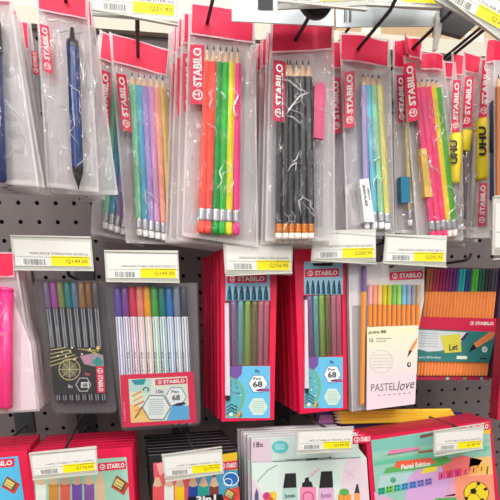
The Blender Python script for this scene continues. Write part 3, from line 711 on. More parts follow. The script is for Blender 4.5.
A.ell(69.6, 369.4, 11, 11, (190, 178, 120), 2, 24, 1.0); A.ell(69.6, 369.4, 8.4, 8.4, (120, 114, 78), 2, 8)
for k in range(8): a_ = k * math.pi / 4; A.line(69.6, 369.4, 69.6 + 10 * math.cos(a_), 369.4 + 10 * math.sin(a_), .5, (206, 196, 150), 3)
A.ell(75, 362.5, 1.6, 1.8, (20, 18, 20), 3, 8); A.ell(76, 375, 1.6, 1.8, (20, 18, 20), 3, 8)
A.ell(83.4, 384.6, 8, 8, (190, 190, 186), 2, 6, 1.0); A.rect(81, 382, 89, 387.6, (222, 222, 222), 3); A.text('68', (82.8, 387), (87.4, 387), (82.8, 382.8), (40, 40, 44), 4, .03)
A.text('8x', (68, 388), (73, 388), (68, 384.5), (190, 190, 190), 3, .02)
A.text('Pen', (85, 376), (90, 375.6), (85, 372.5), (220, 90, 110), 3, .02)
A.logo((96, 366.2), (97.4, 392.8), (103.8, 366), 3)
A.build('printed_card', t)
stack(t, 3, .018, ['metallic pen wallet second on its hook', 'metallic pen wallet third on its hook', 'rearmost metallic pen wallet on its hook'], 'wallets of metallic pens', tip=-.01)

# --- ten pen wallet
f = Frame((103, 284), (196, 284), (121, 430), .665)
t = thing('marker_wallet', 'clear wallet of ten coloured caps and white pens with red printed card', 'set of markers', f.M)
wallet(f, t, [(102.5, 283), (197, 283), (200.5, 424), (121.5, 430)], .013, .006)
TEN = [(100, 78, 172), (130, 64, 150), (226, 42, 84), (246, 140, 120), (246, 172, 30), (70, 172, 70), (0, 126, 116), (34, 122, 196), (128, 138, 154), (64, 70, 84)]
for i, c in enumerate(TEN):
    x = 117 + 7.35 * i
    pen(f, t, (x, 286.5), (125.5 + 7.15 * i, 424), c, (236, 238, 242), .0044, .205, off=.0058, stripe=tuple(int(v * .6 + 240 * .4) for v in c))
A = Art(f, .0108)
for i in range(10): A.text('Pen 68', (127.4 + 6.9 * i, 371), (126.6 + 6.9 * i, 352), (129.6 + 6.9 * i, 371), (110, 116, 130), 1, 0)
A.poly([(122.5, 427.4), (197, 422.5), (193.5, 371.5), (120, 375)], RED, 1)
A.poly([(131, 422.7), (189.6, 419.4), (187, 376.4), (128.4, 379.2)], (226, 236, 214), 2)
A.poly([(166.5, 420.5), (189.5, 419.3), (188.8, 405.5), (172, 405.5)], (92, 178, 226), 3)
A.poly([(129, 391), (150, 394), (152, 379), (128.6, 380)], (190, 224, 214), 3); A.poly([(131, 380), (146, 378.6), (144, 384.6), (135, 385)], (40, 150, 160), 4)
A.poly([(131, 422), (156, 421), (148, 409), (130.4, 404)], (250, 206, 120), 3)
for k in range(5): A.line(132 + k, 396 + 5 * k, 142 + k, 391 + 5 * k, 1.8, [(246, 160, 60), (250, 190, 80), (242, 130, 60)][k % 3], 4)
A.ell(146, 389.5, 3.2, 2.6, (60, 72, 84), 4, 12, 1.2, 150, 420)
A.line(135, 418, 142, 407, 1.2, (90, 90, 100), 5)
def hexa(A, cx, cy, rx, ry, c, lay, edge=None):
    P = [(cx - rx, cy), (cx - rx * .5, cy + ry), (cx + rx * .5, cy + ry), (cx + rx, cy), (cx + rx * .5, cy - ry), (cx - rx * .5, cy - ry)]
    if edge: A.poly([(cx + (x - cx) * 1.08, cy + (y - cy) * 1.08) for x, y in P], edge, lay)
    A.poly(P, c, lay + 1)
hexa(A, 156.4, 407.5, 13.5, 11.5, (236, 242, 236), 4, (80, 110, 110))
for k in range(8): A.line(148.5, 399.5 + 2.1 * k, 163.5, 399 + 2.1 * k, .5, (150, 160, 160), 6)
hexa(A, 176, 396.5, 10, 8.6, (240, 242, 240), 5, (60, 120, 160))
A.text('Pen', (171.5, 393.2), (178.5, 393), (171.5, 390), (60, 60, 66), 7, .02); A.text('68', (172, 400.5), (180, 400.2), (172, 394.8), (50, 50, 56), 7, .03)
A.poly([(172, 405.2), (180, 405.8), (186, 403.6), (184, 401.8), (177, 403)], (30, 34, 60), 7)
A.text('10x', (156, 393.5), (164, 393), (156, 389.5), (140, 90, 170), 5, .02)
A.logo((155.5, 385.2), (186.5, 383.4), (155.2, 379.4), 5)
A.text('STABILO', (124.5, 421), (123, 402), (125.9, 421), (250, 190, 200), 2, 0)
A.build('printed_card', t)
stack(t, 3, .018, ['ten-pen wallet second on its hook', 'ten-pen wallet third on its hook', 'rearmost ten-pen wallet on its hook'], 'wallets of ten pens', tip=-.012)

# --- two stacks of red pen boxes with windows
BOXPENS = [(178, 146, 208), (140, 222, 220), (182, 230, 104), (158, 150, 90), (240, 150, 170), (244, 136, 160)]
def pen_box(q, art, pens, lab, seed, D, strip):
    """q outer tl tr br bl; art: dict of pixel rows"""
    f = Frame(q[0], q[1], q[3], D); t = thing('pen_box', lab, 'box of pens', f.M)
    tl, tr, br, bl = f.P(q); th = .0155; rm = card(RED); mb = MB()
    x0, x1 = (tl[0] + bl[0]) / 2, (tr[0] + br[0]) / 2; zt, zb = 0, (bl[1] + br[1]) / 2
    a0, a1 = art['x']; u0 = f.L(a0, art['ym'])[0]; u1 = f.L(a1, art['ym'])[0]
    wt = f.L((a0 + a1) / 2, art['win'][0])[1]; wb = f.L((a0 + a1) / 2, art['win'][1])[1]
    y0 = 0
    mb.box((x0, y0, zb), (u0, th, zt), rm); mb.box((u1, y0, zb), (x1, th, zt), rm)
    mb.box((u0, y0, wt), (u1, th, zt), rm); mb.box((u0, y0, zb), (u1, th, wb), rm)
    mb.box((u0, .009, wb), (u1, th, wt), card((238, 190, 206)))
    mb.build('carton', t)
    n = len(BOXPENS)
    for i, (px, c) in enumerate(zip(pens, BOXPENS)):
        u = f.L(px[0], art['ym'])[0]; r = .0037
        m = MB(); bm = plast(c); z0 = wb + .0005; z1 = wt - .0005
        m.lathe((u, .0042, z1), (u, .0042, z0), [(0, r, bm), (.06, r, bm), (.065, r * .92, bm), (1, r * .92, bm)], 14); pn = m.build('pen', t)
        m = MB(); m.face([(u - .0006, .0042 - r - .0001, z0 + .002), (u + .0006, .0042 - r - .0001, z0 + .002), (u + .0006, .0042 - r - .0001, z1 - .012), (u - .0006, .0042 - r - .0001, z1 - .012)], plast(tuple(int(v * .72) for v in c))); m.build('printed_stripe', pn)
    m = MB(); m.face([(u0, .0004, wb), (u1, .0004, wb), (u1, .0004, wt), (u0, .0004, wt)], HARD); m.build('clear_window', t)
    A = Art(f, .0004)
    ay0 = art['top']; A.rect(a0, ay0, a1, art['win'][0], (150, 196, 220), 1)
    if art.get('slot'): s = art['slot']; A.poly([(s[0] + 2, s[3]), (s[2] - 2, s[3]), (s[2], s[1] + 1), (s[2] - 1, s[1]), (s[0] + 1, s[1]), (s[0], s[1] + 1)], (26, 22, 26), 3)
    A.logo(*art['logo'], 2)
    n = 7; y0_, y1_ = art['tips']
    for i in range(n):
        w_ = (a1 - a0 - 2) / n; x = a0 + 1 + w_ * i
        A.poly([(x + .6, y1_), (x + w_ - .6, y1_), (x + w_ - 1, (y0_ + y1_) / 2), (x + w_ / 2 + .6, y0_), (x + w_ / 2 - .6, y0_), (x + 1, (y0_ + y1_) / 2)], (16, 62, 84), 2)
        A.line(x + w_ * .3, y1_, x + w_ * .42, (y0_ + y1_) / 2, .6, (60, 150, 176), 3)
    A.build('printed_top', t); A = Art(f, .0004)
    yb0, yb1 = art['win'][1], art['bot']; H = yb1 - yb0; W = a1 - a0
    X = lambda u: a0 + W * u
    Yv = lambda v: yb0 + H * v
    A.rect(a0, yb0, a1, yb1, (104, 190, 228), 1)
    pl = [(X(.38), Yv(.0)), (X(.36), Yv(.16)), (X(.24), Yv(.27)), (X(.1), Yv(.2)), (X(.03), Yv(0))]; A.poly(pl, (116, 82, 156), 2)
    m_ = [(X(.0), Yv(.22))] + [(X(.02 + .42 * math.sin(math.radians(a_))), Yv(.58 - .40 * math.cos(math.radians(a_)))) for a_ in range(15, 151, 15)] + [(X(.30), Yv(.97)), (X(0), Yv(.97))]
    A.poly(m_[::-1], (112, 178, 120), 2)
    A.poly([(X(0) + (x - X(0)) * .88, Yv(.58) + (y - Yv(.58)) * .92) for x, y in m_[::-1]], (96, 176, 190), 3)
    random.seed(seed)
    for k in range(26):
        u = random.uniform(.03, .32); v = random.uniform(.30, .85)
        if ((u / .42) ** 2 + ((v - .58) / .38) ** 2) < .72: A.line(X(u), Yv(v), X(u + random.uniform(-.06, .06)), Yv(v + random.uniform(-.05, .05)), .7, random.choice([(30, 60, 90), (220, 236, 230), (60, 130, 90), (20, 40, 60)]), 4)
    for k in range(3): A.line(X(.02), Yv(.80 + .06 * k), X(.13), Yv(.73 + .06 * k), .9, (24, 40, 60), 5); A.line(X(.13), Yv(.73 + .06 * k), X(.26), Yv(.80 + .06 * k), .9, (24, 40, 60), 5)
    A.ell(X(.12), Yv(.93), 2, 1.8, (240, 240, 236), 6, 8); A.poly([(X(.22), Yv(.98)), (X(.36), Yv(.98)), (X(.35), Yv(.85))], (240, 150, 40), 5); A.poly([(X(.3), Yv(.98)), (X(.37), Yv(.98)), (X(.36), Yv(.88))], (60, 130, 60), 6)
    hexa(A, X(.73), Yv(.34), W * .21, H * .155, (244, 246, 244), 3, (60, 110, 160))
    A.text('Pen', (X(.62), Yv(.27)), (X(.80), Yv(.265)), (X(.62), Yv(.215)), (40, 44, 60), 5, .02)
    A.text('68', (X(.61), Yv(.41)), (X(.83), Yv(.405)), (X(.61), Yv(.29)), (40, 44, 60), 5, .03)
    A.text('8x', (X(.66), Yv(.13)), (X(.78), Yv(.13)), (X(.66), Yv(.06)), (70, 70, 150), 3, .02)
    A.poly([(X(.72), Yv(.485)), (X(.98), Yv(.485)), (X(.98), Yv(.44)), (X(.8), Yv(.43)), (X(.66), Yv(.46))], (116, 60, 120), 5); A.line(X(.84), Yv(.465), X(.99), Yv(.46), .8, (230, 80, 130), 6)
    hexa(A, X(.73), Yv(.78), W * .22, H * .16, (206, 228, 216), 3)
    for k in range(6): A.line(X(.6), Yv(.68 + .04 * k), X(.86), Yv(.68 + .04 * k), .45, (150, 180, 170), 5)
    A.build('printed_artwork', t)
    if strip:
        m = MB(); m.slab(f.P([(strip[0] + .5, strip[3]), (strip[2], strip[3]), (strip[2] - 1.5, strip[1]), (strip[0], strip[1])]), -.0042, -.0008, mat((226, 206, 216), .3, 0, 'pale_pen_barrel'))
        s = m.build('taped_on_pen', t); m = MB(); m.slab(f.P([(strip[0] + 1.5, strip[3] + 5), (strip[2] - .5, strip[3] + 5), (strip[2], strip[3]), (strip[0] + .5, strip[3])]), -.0042, -.0008, plast((40, 40, 48))); m.build('pen_nib', s)
    return f, t
f, t = pen_box([(220.5, 250), (276, 250), (275.5, 419.5), (221.5, 422)],
    dict(x=(225.5, 270), ym=330, win=(300.5, 366), top=272, logo=((227, 283), (266.5, 282.6), (227, 275)), tips=(286, 300), bot=418), [(234,), (241,), (248,), (255,), (261.3,), (267,)],
    'red windowed box of pastel pens, front of the left stack of red boxes', 3, .67, (224.3, 303, 229.6, 395))
stack(t, 6, .0195, ['second red pen box in the left stack', 'third red pen box in the left stack', 'fourth red pen box in the left stack', 'fifth red pen box in the left stack', 'sixth red pen box in the left stack', 'rearmost red pen box in the left stack'], 'left stack of red pen boxes', tip=-.006, dx=-.0015, roll=.003)
f, t = pen_box([(294, 249), (348.5, 248), (344.5, 409), (300, 414.5)],
    dict(x=(304, 342.8), ym=330, win=(294.5, 357), top=261.5, logo=((305, 277.5), (339, 276.4), (305, 269.5)), tips=(280.5, 294), bot=408, slot=(311.5, 262, 333.5, 266)), [(311,), (317,), (323,), (329,), (334.7,), (340,)],
    'red windowed box of pastel pens, front of the right stack of red boxes', 4, .672, (303.8, 300, 308, 388))
stack(t, 5, .0195, ['second red pen box in the right stack', 'third red pen box in the right stack', 'fourth red pen box in the right stack', 'fifth red pen box in the right stack', 'rearmost red pen box in the right stack'], 'right stack of red pen boxes', tip=-.006, dx=-.001, roll=.003)

# --- pastel fineliner pack
f = Frame((350, 262), (424, 258), (352.5, 411), .665)
t = thing('fineliner_pack', 'cream and pink pack of orange fineliners with an orange pen on its front', 'set of fineliners', f.M)
mb = MB(); cm = card((216, 210, 214)); 
L_ = f.P([(352, 411.5), (415, 403.5), (418.5, 330), (424, 300), (424.5, 262), (349, 262), (349, 300)])
mb.slab(L_, 0, .016, card((214, 208, 206)), card((184, 180, 178))); mb.build('carton', t)
FIN = [(236, 168, 178), (240, 160, 120), (238, 190, 130), (214, 196, 40), (190, 200, 60), (130, 190, 110), (160, 214, 90), (120, 186, 220), (150, 170, 200), (160, 156, 160), (196, 170, 140)]
random.seed(5)
for i, c in enumerate(FIN):
    x = 370.5 + 4.8 * i
    p_ = pen(f, t, (x, 284.5), (x - .6, 326.5), c, (240, 146, 62), .0030, .47, off=.003, seg=6, name='fineliner')
pen(f, t, (364, 266), (362, 405), (118, 92, 144), (238, 150, 66), .0038, .17, off=.0055, seg=6, name='front_fineliner')
A = Art(f, .0006)
A.poly([(365, 304), (365, 283.5), (423.5, 283.5), (423.5, 304)][::-1] if False else [(352, 306), (360, 306), (360, 262), (350, 262)], (206, 202, 206), 1)
A2 = Art(f, .0072); CRM = (242, 230, 200)
A2.poly([(366.5, 410.3), (415, 404), (418.5, 325.2), (367, 327)], (238, 214, 222), 1)
for k, c in enumerate([(240, 232, 196), (240, 230, 202), (240, 228, 206), (240, 225, 210), (239, 222, 214), (238, 219, 218)]):
    y = 327 + 8 * k; A2.poly([(367, y + 8), (418.2 - k * .3, y + 6.6), (418.4 - k * .3, y - 1.4), (367, y)], c, 2)
A2.text('point 88', (368.5, 334.6), (386, 334), (368.5, 330.5), (60, 56, 50), 4, .02)
A2.text('12', (369.5, 342), (373, 342), (369.5, 338.5), (50, 50, 50), 4, .03); A2.line(376, 338.6, 391, 338.3, .8, (150, 150, 140), 4); A2.line(376, 341.2, 386, 341, .8, (150, 150, 140), 4)
A2.ell(381, 361.5, 12, 12, (206, 214, 206), 4, 28, 1.0)
for k in range(5): A2.line(371.5, 355 + 3.2 * k, 391, 354.8 + 3.2 * k, .6, (190, 196, 200), 4)
A2.text('PASTEL', (371, 391.5), (396.5, 390), (371, 384), (120, 110, 112), 4, 0)
A2.text('love', (397, 391), (413.5, 388), (399, 381), (80, 74, 80), 4, 0)
for k in range(7): A2.line(378 + 5 * k, 395.5 - k * .4, 380.5 + 5 * k, 395.2 - k * .4, .8, (160, 120, 140), 4)
A2.ell(408.8, 364.5, 1.9, 2.6, (50, 50, 54), 4, 14); A2.ell(409, 364.2, .8, 1.4, (236, 226, 220), 5, 8)
A2.poly([(409, 350), (414.5, 341), (417.4, 337), (416.5, 343), (412, 351)], (236, 144, 70), 4); A2.poly([(407, 357.5), (409, 350), (412, 351)], (40, 36, 40), 5)
A2.build('printed_card', t)
A.logo((389.6, 280.4), (423, 278.6), (389.6, 272.4), 2)
A.poly([(364.6, 265), (375, 264.6), (373, 262.2), (366, 262.2)], (110, 196, 186), 2)
A.build('printed_flap', t)
m = MB(); m.slab(f.P([(352.5, 411.5), (366.5, 410), (366.5, 306), (360, 305), (352, 306)]), -.0020, -.0006, HARD); m.build('clear_side_tray', t)
stack(t, 3, .030, ['second cream fineliner pack on its hook', 'third cream fineliner pack on its hook', 'rearmost cream fineliner pack on its hook'], 'cream fineliner packs', tip=0, dx=-.001, roll=.004)

# --- wide fineliner wallet
f = Frame((424, 267), (502, 268), (413, 376), .70)
t = thing('fineliner_wallet', 'wide wallet of orange fineliners with red band and teal card with yellow note', 'set of fineliners', f.M)
L_ = f.P([(414, 380), (490, 378), (499, 268), (424, 267)])
mb = MB(); mb.slab(L_, .004, .012, mat((86, 44, 70), .3, 0, 'dark_wallet_plastic')); mb.build('wallet_tray', t)
WC = [(150, 84, 50), (150, 46, 70), (136, 30, 74), (120, 36, 90), (84, 44, 110), (30, 150, 150), (40, 60, 100), (70, 160, 50), (30, 80, 60), (40, 44, 50), (60, 56, 64)]
for i in range(11):
    for j in range(2):
        x = 428.5 + 6.5 * i + 3.2 * j
        pen(f, t, (x, 269), (x - 11, 376), WC[i], (240, 146, 80), .0029, .20, off=.0, seg=6, name='fineliner')
A = Art(f, .0040)
A.poly([(418, 329), (496, 332), (497.5, 318.5), (421, 316.5)], (214, 34, 74), 1); A.logo((468, 326), (494.8, 326.4), (468, 320.4), 2, None)
A.poly([(416, 361), (489.5, 362.5), (496, 332), (418, 328.5)], (52, 128, 124), 1)
A.poly([(417, 349), (428, 351.6), (440, 351), (452, 347), (462, 341), (468, 332.5), (418, 329.5)], (216, 222, 224), 2)
for k in range(6): A.line(420, 333 + 2.6 * k, 438, 333.6 + 2.6 * k, .45, (160, 168, 172), 3)
A.poly([(444.5, 353), (461.5, 352), (460, 333.6), (440, 336)], (222, 214, 76), 3)
A.text('Let', (449, 350.8), (457.5, 349.8), (449, 344.5), (60, 60, 70), 4, .03)
A.poly([(460, 340), (463, 341), (469, 333), (466, 332.6)], (50, 50, 90), 3)
A.poly([(476, 348), (493, 338), (495, 332.4), (489, 332.2), (473, 344)], (236, 140, 84), 3); A.poly([(468.5, 352.5), (476.5, 348), (473, 343.5)], (34, 34, 40), 4)
A.ell(484.5, 349.4, 2.8, 3.0, (236, 240, 240), 4, 16); A.text('0', (483.4, 351), (485.8, 351), (483.4, 347.8), (50, 90, 90), 5, 0)
A.text('point 88 fineliner', (419, 358.8), (441, 359.2), (419, 356), (226, 236, 234), 3, .01); A.poly([(456.5, 359), (467, 359.2), (467, 356), (456.5, 355.8)], (236, 240, 226), 3)
A.line(480, 358.4, 486.5, 358.6, 1.2, (30, 40, 44), 3)
A.poly([(414, 380), (489.5, 380), (489.8, 377), (414.4, 376.6)], (170, 30, 70), 1)
for x, c in ((446, (90, 210, 180)), (463, (60, 170, 60)), (480, (90, 190, 170))): A.poly([(x, 379.8), (x + 3, 379.8), (x + 3, 377.2), (x, 377.2)], c, 2)
A.build('printed_sleeve', t)
m = MB(); m.slab(f.P([(490, 378), (496, 376), (505, 268), (499, 268)]), -.006, .012, mat((74, 50, 82), .3, 0, 'dark_violet_plastic')); m.build('wallet_side', t)
hook('dark hook behind the wide fineliner wallet', (455, 262), .70, .665, wire=GREYWIRE)
# red pack hanging at the right edge
f = Frame((502, 318), (560, 318), (492, 420), .64)
t = thing('pencil_box', 'plain red box edge hanging at the right edge of the picture', 'box of pencils', f.M)
L_ = f.P([(497, 420), (556, 420), (560, 318), (505, 318)]); mb = MB(); mb.slab(L_, 0, .018, card((196, 30, 70)), card((150, 26, 56))); mb.build('carton', t)

# ================================================================== ROW 3: flat cartons of crayons and highlighters
HK3 = [((29, 453), (96.5, 446), (98, 473.5), (33, 479)), ((161.5, 454.5), (222, 449), (223.5, 474), (165, 479.5)), ((297, 429), (353.5, 427.5), (352, 451), (296.5, 453)), ((434, 430.5), (484, 427), (482.5, 450), (434, 454))]
hook('steel hook with the Q176.00 ticket over the green and red pencil cartons', (70, 462), .64, .62, HK3[0], 'Q176.00', 'LAPIZ STABILO TRIO JUMBO', .60, wire=GREYWIRE)
hook('steel hook with the Q179.90 ticket over the black pencil cartons', (192, 462), .64, .62, HK3[1], 'Q179.90', 'LAPIZ STABILO WOODY 3 IN 1', .60, wire=GREYWIRE)
hook('steel hook with the Q198.90 ticket over the highlighter packs', (322, 450), .64, .62, HK3[2], 'Q198.90', 'SET STABILO PASTEL X18', .61, wire=GREYWIRE)
hook('steel hook with the Q185.90 ticket over the red pastel edition carton', (452, 440), .64, .62, HK3[3], 'Q185.90', 'SET STABILO PASTEL EDITION', .61, wire=GREYWIRE)
hook('steel hook over the blue and red carton at the lower left', (-12, 462), .64, .62, wire=GREYWIRE)
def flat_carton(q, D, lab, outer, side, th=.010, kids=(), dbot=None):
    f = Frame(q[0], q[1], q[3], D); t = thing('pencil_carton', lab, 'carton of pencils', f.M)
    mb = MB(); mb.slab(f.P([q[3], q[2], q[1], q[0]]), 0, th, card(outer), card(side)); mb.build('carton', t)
    return f, t
def sharpener(A, x0, y0, x1, y1):
    """printed picture of a small colourful sharpener"""
    X = lambda u: x0 + (x1 - x0) * u
    Yv = lambda v: y0 + (y1 - y0) * v
    A.poly([(X(0), Yv(.6)), (X(.7), Yv(1)), (X(1), Yv(.45)), (X(.3), Yv(0))], (206, 60, 40), 3)
    A.poly([(X(.05), Yv(.5)), (X(.62), Yv(.84)), (X(.85), Yv(.4)), (X(.3), Yv(.05))], (70, 84, 60), 4)
    A.poly([(X(.12), Yv(.48)), (X(.55), Yv(.72)), (X(.72), Yv(.4)), (X(.32), Yv(.14))], (226, 208, 110), 5)
    A.line(X(.2), Yv(.42), X(.62), Yv(.64), .8, (60, 90, 140), 6); A.line(X(.3), Yv(.3), X(.68), Yv(.5), .7, (200, 80, 60), 6)
def printed_pencil(A, x, ytip, ybot, w, c, lay=3, tip=(222, 186, 150), lean=0):
    A.poly([(x - w / 2, ybot), (x + w / 2, ybot), (x + w / 2 - lean, ytip + 11), (x - w / 2 - lean, ytip + 11)], c, lay)
    A.poly([(x - w / 2 - lean, ytip + 11.5), (x - lean, ytip + 13), (x + w / 2 - lean, ytip + 11.5), (x + w * .18 - lean, ytip + 3), (x - w * .18 - lean, ytip + 3)], tip, lay + 1)
    A.poly([(x - w * .18 - lean, ytip + 3.2), (x + w * .18 - lean, ytip + 3.2), (x + w * .08 - lean, ytip), (x - w * .08 - lean, ytip)], c, lay + 1)
# blue card, lower left
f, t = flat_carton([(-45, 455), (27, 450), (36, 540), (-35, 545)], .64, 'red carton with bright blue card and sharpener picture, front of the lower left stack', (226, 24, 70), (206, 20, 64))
A = Art(f); A.poly([(-38, 540), (29, 534), (18, 460 - 4), (-42, 462)], (84, 186, 228), 1); A.logo((-28, 470.5), (14.5, 466.5), (-28, 462), 2); sharpener(A, 1.5, 476, 20, 494)
for k, c in enumerate([(220, 60, 60), (240, 190, 60), (80, 160, 80)]): printed_pencil(A, -30 + 10 * k, 480, 540, 8, c)
A.build('printed_card', t)
stack(t, 5, .0145, ['second blue card carton of the lower left stack', 'third blue card carton of the lower left stack', 'fourth blue card carton of the lower left stack', 'fifth blue card carton of the lower left stack', 'rearmost blue card carton of the lower left stack'], 'blue card cartons', roll=.004)
# green card
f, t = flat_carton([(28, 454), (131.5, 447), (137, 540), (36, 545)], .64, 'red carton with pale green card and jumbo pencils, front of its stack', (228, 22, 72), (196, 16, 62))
A = Art(f); A.poly([(38, 540), (132, 536), (126.5, 457), (33, 463)], (156, 206, 184), 1); A.logo((98, 471.4), (126, 468.8), (97.5, 463.4), 2); sharpener(A, 111, 475, 129.5, 495)
for x, c in ((42, (232, 236, 226)), (54.6, (206, 142, 60)), (66, (228, 104, 84)), (78, (120, 80, 170)), (90, (136, 84, 160)), (101, (216, 190, 150))): printed_pencil(A, x, 472, 540, 10, c, lean=1)
A.build('printed_card', t)
stack(t, 6, .0145, ['second green card carton in its stack', 'third green card carton in its stack', 'fourth green card carton in its stack', 'fifth green card carton in its stack', 'sixth green card carton in its stack', 'rearmost green card carton in its stack'], 'green card cartons', roll=.006, dx=.001)
# black 3 in 1
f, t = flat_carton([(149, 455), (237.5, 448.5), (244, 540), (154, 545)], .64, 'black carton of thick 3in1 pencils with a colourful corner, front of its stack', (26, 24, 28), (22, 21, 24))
A = Art(f)
A.poly([(158, 540), (200, 538), (196, 459), (153, 463)], (226, 92, 108), 1); A.poly([(160, 476), (166, 470), (162, 462), (156, 464)], (244, 170, 170), 2)
A.poly([(200, 538), (240, 534), (237, 452), (196, 459)], (70, 160, 200), 1)
A.poly([(216, 470), (237.4, 470), (237, 452), (218, 455)], (240, 190, 40), 2)
A.ell(231, 479, 8, 7, (30, 110, 190), 2, 20); A.ell(231, 479, 8, 7, (236, 246, 250), 3, 20, 1); A.ell(228, 482, 4.5, 4, (240, 244, 246), 3, 16, .8)
A.poly([(222, 500), (240, 500), (239, 486), (228, 490)], (230, 70, 60), 3); sharpener(A, 223, 487, 238, 503)
A.logo((218, 471), (237.2, 468.6), (218, 462.6), 4)
for x, c in ((157.5, (230, 84, 92)), (169, (236, 234, 230)), (179.5, (244, 200, 30)), (193, (36, 70, 160)), (203.5, (30, 160, 140)), (214, (130, 60, 50))): printed_pencil(A, x, 474, 540, 9.4, c, 4)
A.poly([(184, 540), (236, 536), (222, 494), (188, 497)], (22, 20, 24), 6); A.text('3in1', (196, 504), (216, 502), (196, 496), (244, 244, 244), 7, .04)
A.build('printed_card', t)
m = MB(); m.face([(f.L(149, 455)[0], -.0003, f.L(149, 455)[1] - .0006), (f.L(237, 449)[0], -.0003, f.L(237, 449)[1] - .0006), (f.L(237, 449)[0], -.0003, f.L(237, 449)[1]), (f.L(149, 455)[0], -.0003, f.L(149, 455)[1])], mat((120, 118, 122), .3, 0, 'edge_highlight')); m.build('top_edge_highlight', t)  # paler strip along the top edge: a highlight put into the colour
stack(t, 6, .0165, ['second black carton in its stack', 'third black carton in its stack', 'fourth black carton in its stack', 'fifth black carton in its stack', 'sixth black carton in its stack', 'rearmost black carton in its stack'], 'black pencil cartons', roll=.005, dx=-.0005)
# highlighters
q = [(250.4, 440), (357.5, 433), (372, 540), (253, 545)]
f = Frame(q[0], q[1], q[3], .64); t = thing('highlighter_pack', 'pale mint and pink pack picturing pastel highlighters, front of its stack', 'pack of highlighters', f.M)
mb = MB(); mb.slab(f.P([(253, 545), (372, 540), (366.5, 458), (358.5, 448), (357, 433.5), (251, 438)]), 0, .008, card((206, 224, 216)), card((212, 196, 204))); mb.build('carton', t)
A = Art(f); M_ = (214, 230, 222)
A.poly([(251, 463), (360, 458), (357, 434.5), (251.5, 439)], (200, 218, 210), 1)
A.poly([(251.5, 463), (272, 462), (270, 438.6), (251.5, 439.4)], (218, 196, 208), 2)
A.poly([(253, 545), (372, 540), (366.5, 459), (358.5, 457), (251.5, 462)], M_, 1); A.poly([(330, 541), (371.5, 539), (366, 459), (346, 458)], (228, 208, 218), 2); A.poly([(253, 545), (282, 543), (268, 500), (252, 478)], (226, 206, 218), 2)
A.line(251.5, 462, 361, 457, .7, (176, 190, 188), 2)
A.text('18x', (253.5, 447.6), (263.5, 447), (253.5, 442), (90, 60, 70), 3, .02); A.ell(280, 447, 8.4, 6.4, (96, 190, 192), 3, 24)
for k in range(3): A.line(275, 445 + 2 * k, 285, 444.6 + 2 * k, .6, (214, 238, 238), 4)
A.line(285, 460, 331, 457.4, .7, (90, 90, 96), 3); A.line(306, 459.6, 318, 458.6, 1.6, (70, 70, 78), 4); A.ell(330, 457.4, 1, 1, (40, 40, 44), 4, 8)
A.logo((352.5, 444), (371, 442.4), (352.5, 436), 3)
def hl(x0, x1, yt, c, cc=(38, 38, 40)):
    A.poly([(x0, 488), (x1, 487.4), (x1 - .8, yt), (x0 + 2, yt + .4)], cc, 4); A.poly([(x0 - 1.4, 540), (x1 + 2, 540), (x1 + .6, 487.6), (x0 - .6, 488.4)], c, 3)
hl(283, 296.5, 473, (176, 206, 198)); hl(319, 333, 471, (222, 176, 212))
A.poly([(302, 487), (313, 487), (311.5, 482), (309, 481), (308.6, 477), (305, 478), (304.6, 481.5), (302, 483)], (40, 40, 42), 4); A.poly([(299, 540), (317, 540), (316, 487), (300, 487)], (236, 142, 180), 3)
A.ell(308, 497, 6, 6, (200, 90, 140), 5, 18, 1.4); A.text('boss', (285, 498), (295, 497), (285, 494), (50, 60, 60), 5, .02); A.text('boss', (321, 498), (331, 497), (321, 493), (150, 90, 150), 5, .02)
for k in range(6): A.line(309 + k * 1.6, 477 - k * 1.4 - (k % 2) * 2, 311 + k * 1.6, 476 - k * 1.3 + (k % 2) * 1, .9, (236, 150, 190), 4)
A.line(257, 482, 268, 470, .6, (80, 110, 130), 4); A.line(268, 470, 277, 465, .6, (80, 110, 130), 4); A.poly([(254, 540), (259, 540), (258.5, 494), (256.6, 488), (254.6, 494)], (80, 90, 140), 4)
A.poly([(263, 540), (277, 540), (276, 496), (264, 496)], (240, 170, 60), 4); A.ell(267, 496, 4.4, 4, (200, 60, 120), 5, 14); A.ell(273, 495, 4, 4, (240, 200, 60), 5, 14); A.ell(270, 500, 3.4, 3.4, (220, 90, 60), 6, 12)
A.poly([(337, 540), (353, 540), (351, 494), (338, 494)], (240, 160, 70), 4); A.ell(344, 492, 5, 3.6, (90, 170, 80), 5, 16)
for k in range(3): A.line(340 + 4.4 * k, 540, 339.4 + 4.2 * k, 495, .7, (200, 110, 40), 5)
A.poly([(354.5, 540), (362, 540), (359.6, 493), (354, 493)], (244, 164, 90), 4); A.poly([(354.2, 493), (359.6, 493), (358, 484), (356.4, 484)], (60, 50, 60), 4)
A.line(345, 470, 355, 478, .5, (220, 170, 190), 4); A.line(355, 468, 346, 479, .5, (220, 170, 190), 4)
A.build('printed_card', t)
stack(t, 4, .0140, ['second highlighter pack in its stack', 'third highlighter pack in its stack', 'fourth highlighter pack in its stack', 'rearmost highlighter pack in its stack'], 'highlighter packs', dx=-.002, roll=.004)
